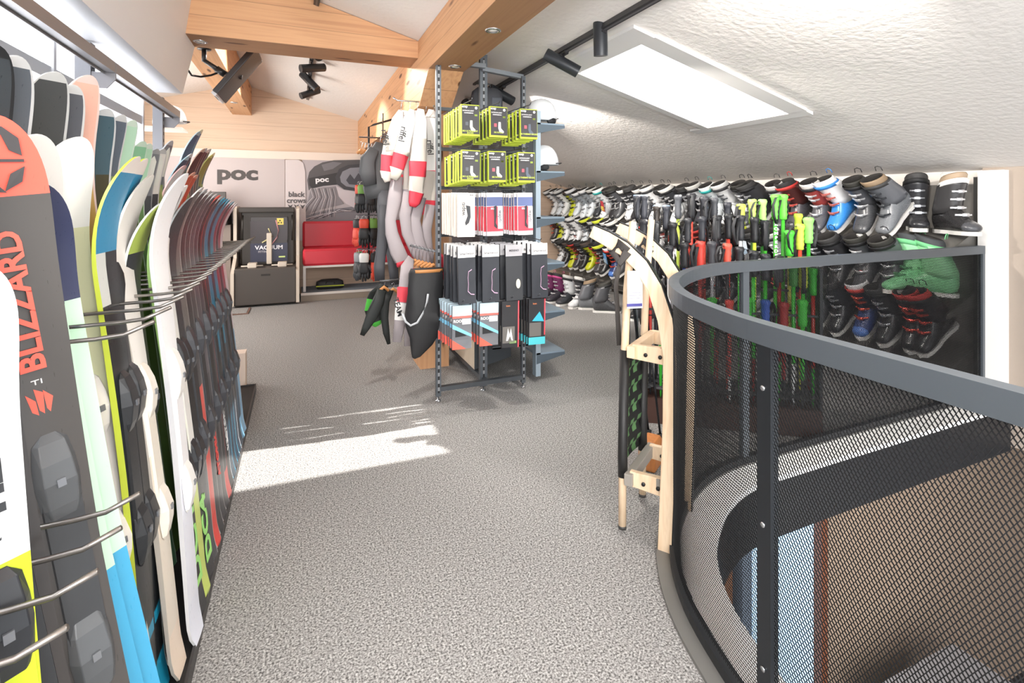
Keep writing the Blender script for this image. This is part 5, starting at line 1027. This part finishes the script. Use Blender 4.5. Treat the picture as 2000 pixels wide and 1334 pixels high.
# boot-fitting machine
mc = thing('boot_fitting_machine', 'dark boot fitting machine with pale side rails and small screen picture', 'machine', (-.4, 7.8, 0))
DK = M('#4a4440', .5); DK2 = M('#38332f', .5); CR = M('#cfc3b5', .45)
b = B(); b.box((-.76, 7.40, .03), (-.03, 8.12, .50), bev=.01); b.build('base', DK, mc, True)
b = B(); b.box((-.72, 7.76, .50), (-.05, 8.12, 1.28), bev=.02); b.build('cabinet_body', DK2, mc, True)
b = B(); b.box((-.60, 7.735, .55), (-.14, 7.762, 1.16), bev=.006); b.build('front_panel', M('#403c3d', .35), mc, True)
b = B(); b.box((-.60, 7.725, .55), (-.14, 7.738, .80)); b.build('lower_panel', M('#34364a', .35), mc, True)
for x0, x1, prof in ((-.80, -.76, [(7.38, .03), (7.38, .45), (7.70, .62), (7.70, 1.27), (7.76, 1.30), (8.12, 1.30), (8.12, .03)]), (-.03, .01, [(7.38, .03), (7.38, .45), (7.70, .62), (7.70, 1.27), (7.76, 1.30), (8.12, 1.30), (8.12, .03)])):
    b = B(); b.loft([[(x0, y_, z) for y_, z in prof], [(x1, y_, z) for y_, z in prof]], smooth=False); b.build('side_rail', CR, mc, True)
b = B(); b.box((-.74, 7.70, 1.22), (-.05, 7.80, 1.29), bev=.01); b.build('top_visor', DK2, mc, True)
for x in (-.69, -.08):
    b = B(); b.tube([(x, 7.71, 1.18), (x-.0, 7.66, 1.10), (x, 7.66, .90), (x, 7.71, .84)], .012, n=8); b.build('grab_bar', M('#2c2926', .4), mc, True)
b = B(); b.box((-.60, 7.745, .84), (-.14, 7.728, 1.10)); b.build('picture', M('#3f393d', .35), mc, True)
b = B(); b.tube([W(539, 430, 7.72), W(544, 450, 7.72), W(541, 464, 7.72), W(530, 478, 7.72)], .008, n=6); b.build('red_arc', M('#d69a9e', .4), mc, True)
b = B(); b.tube([W(524, 446, 7.72), W(532, 462, 7.72), W(512, 474, 7.72)], .010, n=6); b.build('yellow_arc', M('#d8cf9a', .4), mc, True)
b = B(); b.box((-.275, 7.722, 1.05), (-.19, 7.73, 1.14)); o = b.build('sticker', M('#e3cf6a', .5), mc, True)
for px, py in ((-.235, 1.11), (-.252, 1.08), (-.218, 1.08)):
    b = B(); b.prism([(-.013, -.01), (.013, -.01), (0, .013)], (px, 7.72, py), (1, 0, 0), (0, 0, 1), (0, 1, 0), .002); b.build('triangle_mark', M('#2b2823', .5), mc, True)
text('VACUUM', .075, M('#e6e4ea', .5), mc, (-.37, 7.722, .74), (1, 0, 0), (0, 0, 1), name='lettering', world=True, bold=.002, stretch=1.1)
text('FITTING', .035, M('#a9a7ae', .5), mc, (-.44, 7.722, .685), (1, 0, 0), (0, 0, 1), name='lettering', world=True, bold=.001)
b = B(); b.box((-.40, 7.69, .52), (-.335, 7.72, .94), bev=.008); b.build('strap', CR, mc, True)
b = B(); b.box((-.25, 7.72, .60), (-.17, 7.727, .62)); b.build('green_light_label', M('#cfe08a', .5), mc, True)
for x in (-.56, -.20):
    b = B(); b.box((x-.055, 7.48, .50), (x+.055, 7.62, .56), bev=.008); o = b.build('foot_clamp', CR, mc, True)
    b = B(); b.tube([(x-.13, 7.50, .525), (x+.13, 7.50, .525)], .010, n=6); q = b.build('clamp_bar', CR, o); q.location = -mc.location
b = B(); b.box((-.45, 7.397, .40), (-.34, 7.405, .425)); b.build('handle_recess', M('#231f1c', .5), mc, True)
cbt = thing('cabinet', 'grey-brown cabinet with dark top beside the fitting machine', 'cabinet', (-1.15, 7.9, 0))
b = B(); b.box((-1.50, 7.68, .002), (-.83, 8.14, 1.06)); b.build('body', M('#857870', .55), cbt, True)
b = B(); b.box((-1.50, 7.60, 1.06), (-.86, 8.14, 1.26), bev=.01); b.build('top_box', M('#45413f', .5), cbt, True)
b = B(); b.box((-1.50, 7.62, 1.26), (-.81, 8.14, 1.275)); b.build('top_plate', M('#38342f', .45), cbt, True)
mo = thing('monitor', 'small dark monitor standing on the grey-brown cabinet', 'monitor', (-1.05, 7.85, 1.276))
b = B(); b.box((-1.22, 7.83, 1.30), (-.90, 7.86, 1.50), bev=.006); b.build('screen', M('#4b4643', .4), mo, True)
b = B(); b.box((-1.10, 7.80, 1.276), (-1.02, 7.92, 1.286)); b.box((-1.075, 7.84, 1.286), (-1.045, 7.86, 1.32)); b.build('stand', M('#37332f', .4), mo, True)
b = B(); b.box((-.80, 6.98, .002), (-.565, 7.36, .012)); fm = b.build('floor_mat', M('#7a5d52', .8)); tag(fm, 'small brown framed floor plate before the fitting machine', 'floor plate')
b = B(); b.box((-.785, 7.0, .012), (-.585, 7.34, .015)); b.build('inlay', CARPET, fm)
# ceiling-mounted screen
tv = thing('ceiling_screen', 'black tilted screen hung from the ridge beam on a jointed arm', 'screen', tuple(W(470, 130, 4.7)))
a_, c_ = W(428, 190, 4.75), W(504, 104, 4.75); ax = (c_-a_).normalized(); ay = V((.15, 1, .12)); ay = (ay-ax*ay.dot(ax)).normalized(); az = ax.cross(ay)
mid = (a_+c_)/2
b = B(); b.obox(mid, (ax, ay, az), ((c_-a_).length/2, .19, .022)); b.build('housing', M('#2d2b2c', .35), tv, True, bevel=.006)
b = B(); b.obox(a_+ax*.002-ay*.02, (ax, ay, az), (.02, .16, .019)); b.build('connector_end', M('#bdbdc0', .35), tv, True)
for k in (-1, 0, 1):
    b = B(); b.obox(a_-ax*.0175+ay*(.05*k-.03), (ax, ay, az), (.003, .015, .009)); b.build('socket', M('#2b2a2b', .4), tv, True)
tp = W(434, 100, 4.75); tp.z = 2.598; tp.x = -.70
b = B(); b.tube([tp, tp-V((0, 0, .10))], .018, n=10); b.tube([tp+V((0, 0, -.004)), tp+V((0, 0, 0))], .05, n=16); b.build('ceiling_mount', M('#222122', .4), tv, True)
j1 = W(431, 140, 4.75); j2 = mid-az*.03
b = B(); b.tube([tp-V((0, 0, .09)), j1], [.016, .022], n=8); b.build('upper_arm', M('#222122', .4), tv, True)
b = B(); b.tube([j1+V((-.03, 0, .02)), j1+V((.03, 0, -.02))], .028, n=10); b.build('joint', M('#1a191a', .4), tv, True)
b = B(); b.tube([j1, W(448, 145, 4.75), j2], [.012, .016, .02], n=8); b.build('lower_arm', M('#222122', .4), tv, True)
b = B(); b.tube([W(368, 138, 4.6), W(374, 147, 4.65), W(392, 150, 4.7), W(412, 147, 4.75), j1], .008, n=8); b.build('cable', M('#161516', .5), tv, True)
# small helmet-like sticker object past the window end
t = helmet((-1.10, 5.6, 2.05), '#e8ecef', 0, 'white and blue helmet high on the wall beyond the window end', None)
b = B(); b.box((-2.099, 5.45, 2.03), (-.98, 5.75, 2.048)); o = b.build('wall_shelf', M('#e6ddd5', .6)); tag(o, 'pale shelf high at the far left carrying a white helmet', 'shelf')
# ---------------------------------------------------------------- track lights
def track(name, x, ya, yb, label):
    t = thing(name, label, 'track light rail', (x, (ya+yb)/2, roofz(x)-.02))
    b = B(); b.obox((0, 0, 0), ((1, 0, -SL), (0, 1, 0), (SL, 0, 1)), (.018, (yb-ya)/2, .017)); b.build('rail', M('#2c2b2d', .4), t)
    b = B(); b.obox((-.002, 0, -.0178), ((1, 0, -SL), (0, 1, 0), (SL, 0, 1)), (.006, (yb-ya)/2-.01, .001)); b.build('slot', M('#6c6a6c', .4, .4), t)
def spot(x, y, direction, label, power, L=.25, r=.041, color=(1, .94, .87), cone=75, drop_=.07, group='track spotlights'):
    z = roofz(x)-.04; t = thing('track_spotlight', label, 'spotlight', (x, y, z), group)
    d = V(direction).normalized(); c = V((0, 0, -drop_))
    b = B(); b.obox((0, 0, 0), ((1, 0, -SL), (0, 1, 0), (SL, 0, 1)), (.016, .045, .012)); b.build('adapter', M('#262527', .4), t)
    b = B(); b.tube([(0, 0, 0), c], .008, n=8); b.build('stem', M('#262527', .4), t)
    b = B(); b.tube([c-d*L*.55, c-d*L*.53, c+d*L*.45, c+d*L*.45-d*.004, c+d*L*.40], [r*.9, r, r, r*.88, r*.86], n=20, smooth=True); o = b.build('barrel', M('#2f3236', .4, .3), t); o.modifiers.new('e', 'EDGE_SPLIT').split_angle = R(40)
    b = B(); b.tube([c+d*L*.41, c+d*L*.415], r*.84, n=20); b.build('lens', M('#fff4e0', .4, 0, 6.0), t)
    p = V((x, y, z))+c+d*(L*.47+.01)
    if power: lamp('spot_beam', 'SPOT', p, p+d, power, color, spot_size=R(cone), spot_blend=.6, shadow_soft_size=.03)
track('light_track', 1.62, .4, 5.2, 'long black light track on the sloping ceiling between beam and skylight')
track('light_track', .12, 2.4, 7.6, 'black light track on the ceiling between ridge beam and long beam')
spot(1.62, 3.00, (.62, -.22, -.35), 'black spotlight on the long track pointing down past the gondola, farther one', 110)
spot(1.62, 2.55, (.10, .12, -1), 'black spotlight on the long track pointing straight down, nearer one', 50, drop_=.02)
spot(1.62, 4.10, (.8, .15, -.30), 'black spotlight on the long track half hidden by the gondola', 150)
spot(1.62, 1.1, (.75, .75, .1), 'black spotlight on the long track just out of view, turned to the ceiling', 78, cone=95)
spot(1.62, 4.95, (.6, .3, -.6), 'black spotlight at the far end of the long track', 130)
spot(.12, 2.95, (.40, .25, -.55), 'black spotlight before the cross beam, alone at the near end of its track', 55, drop_=.16, L=.28)
spot(.12, 4.85, (.35, -.6, -.45), 'black spotlight behind the cross beam, topmost of the cluster', 55)
spot(.12, 5.45, (-.6, -.25, -.15), 'black spotlight behind the cross beam pointing at the skis, second of the cluster', 55)
spot(.12, 6.1, (.4, -.2, -.45), 'black spotlight behind the cross beam, third of the cluster', 55)
spot(.12, 6.75, (-.6, -.25, -.3), 'black spotlight behind the cross beam, lowest of the cluster', 55)
# cardboard box behind the rack end
b = B(); b.box((-.58, 4.22, .002), (-.36, 4.34, .26)); o = b.build('carton', M('#e2cfc0', .7)); tag(o, 'pale carton standing just past the far end of the ski rack', 'box')
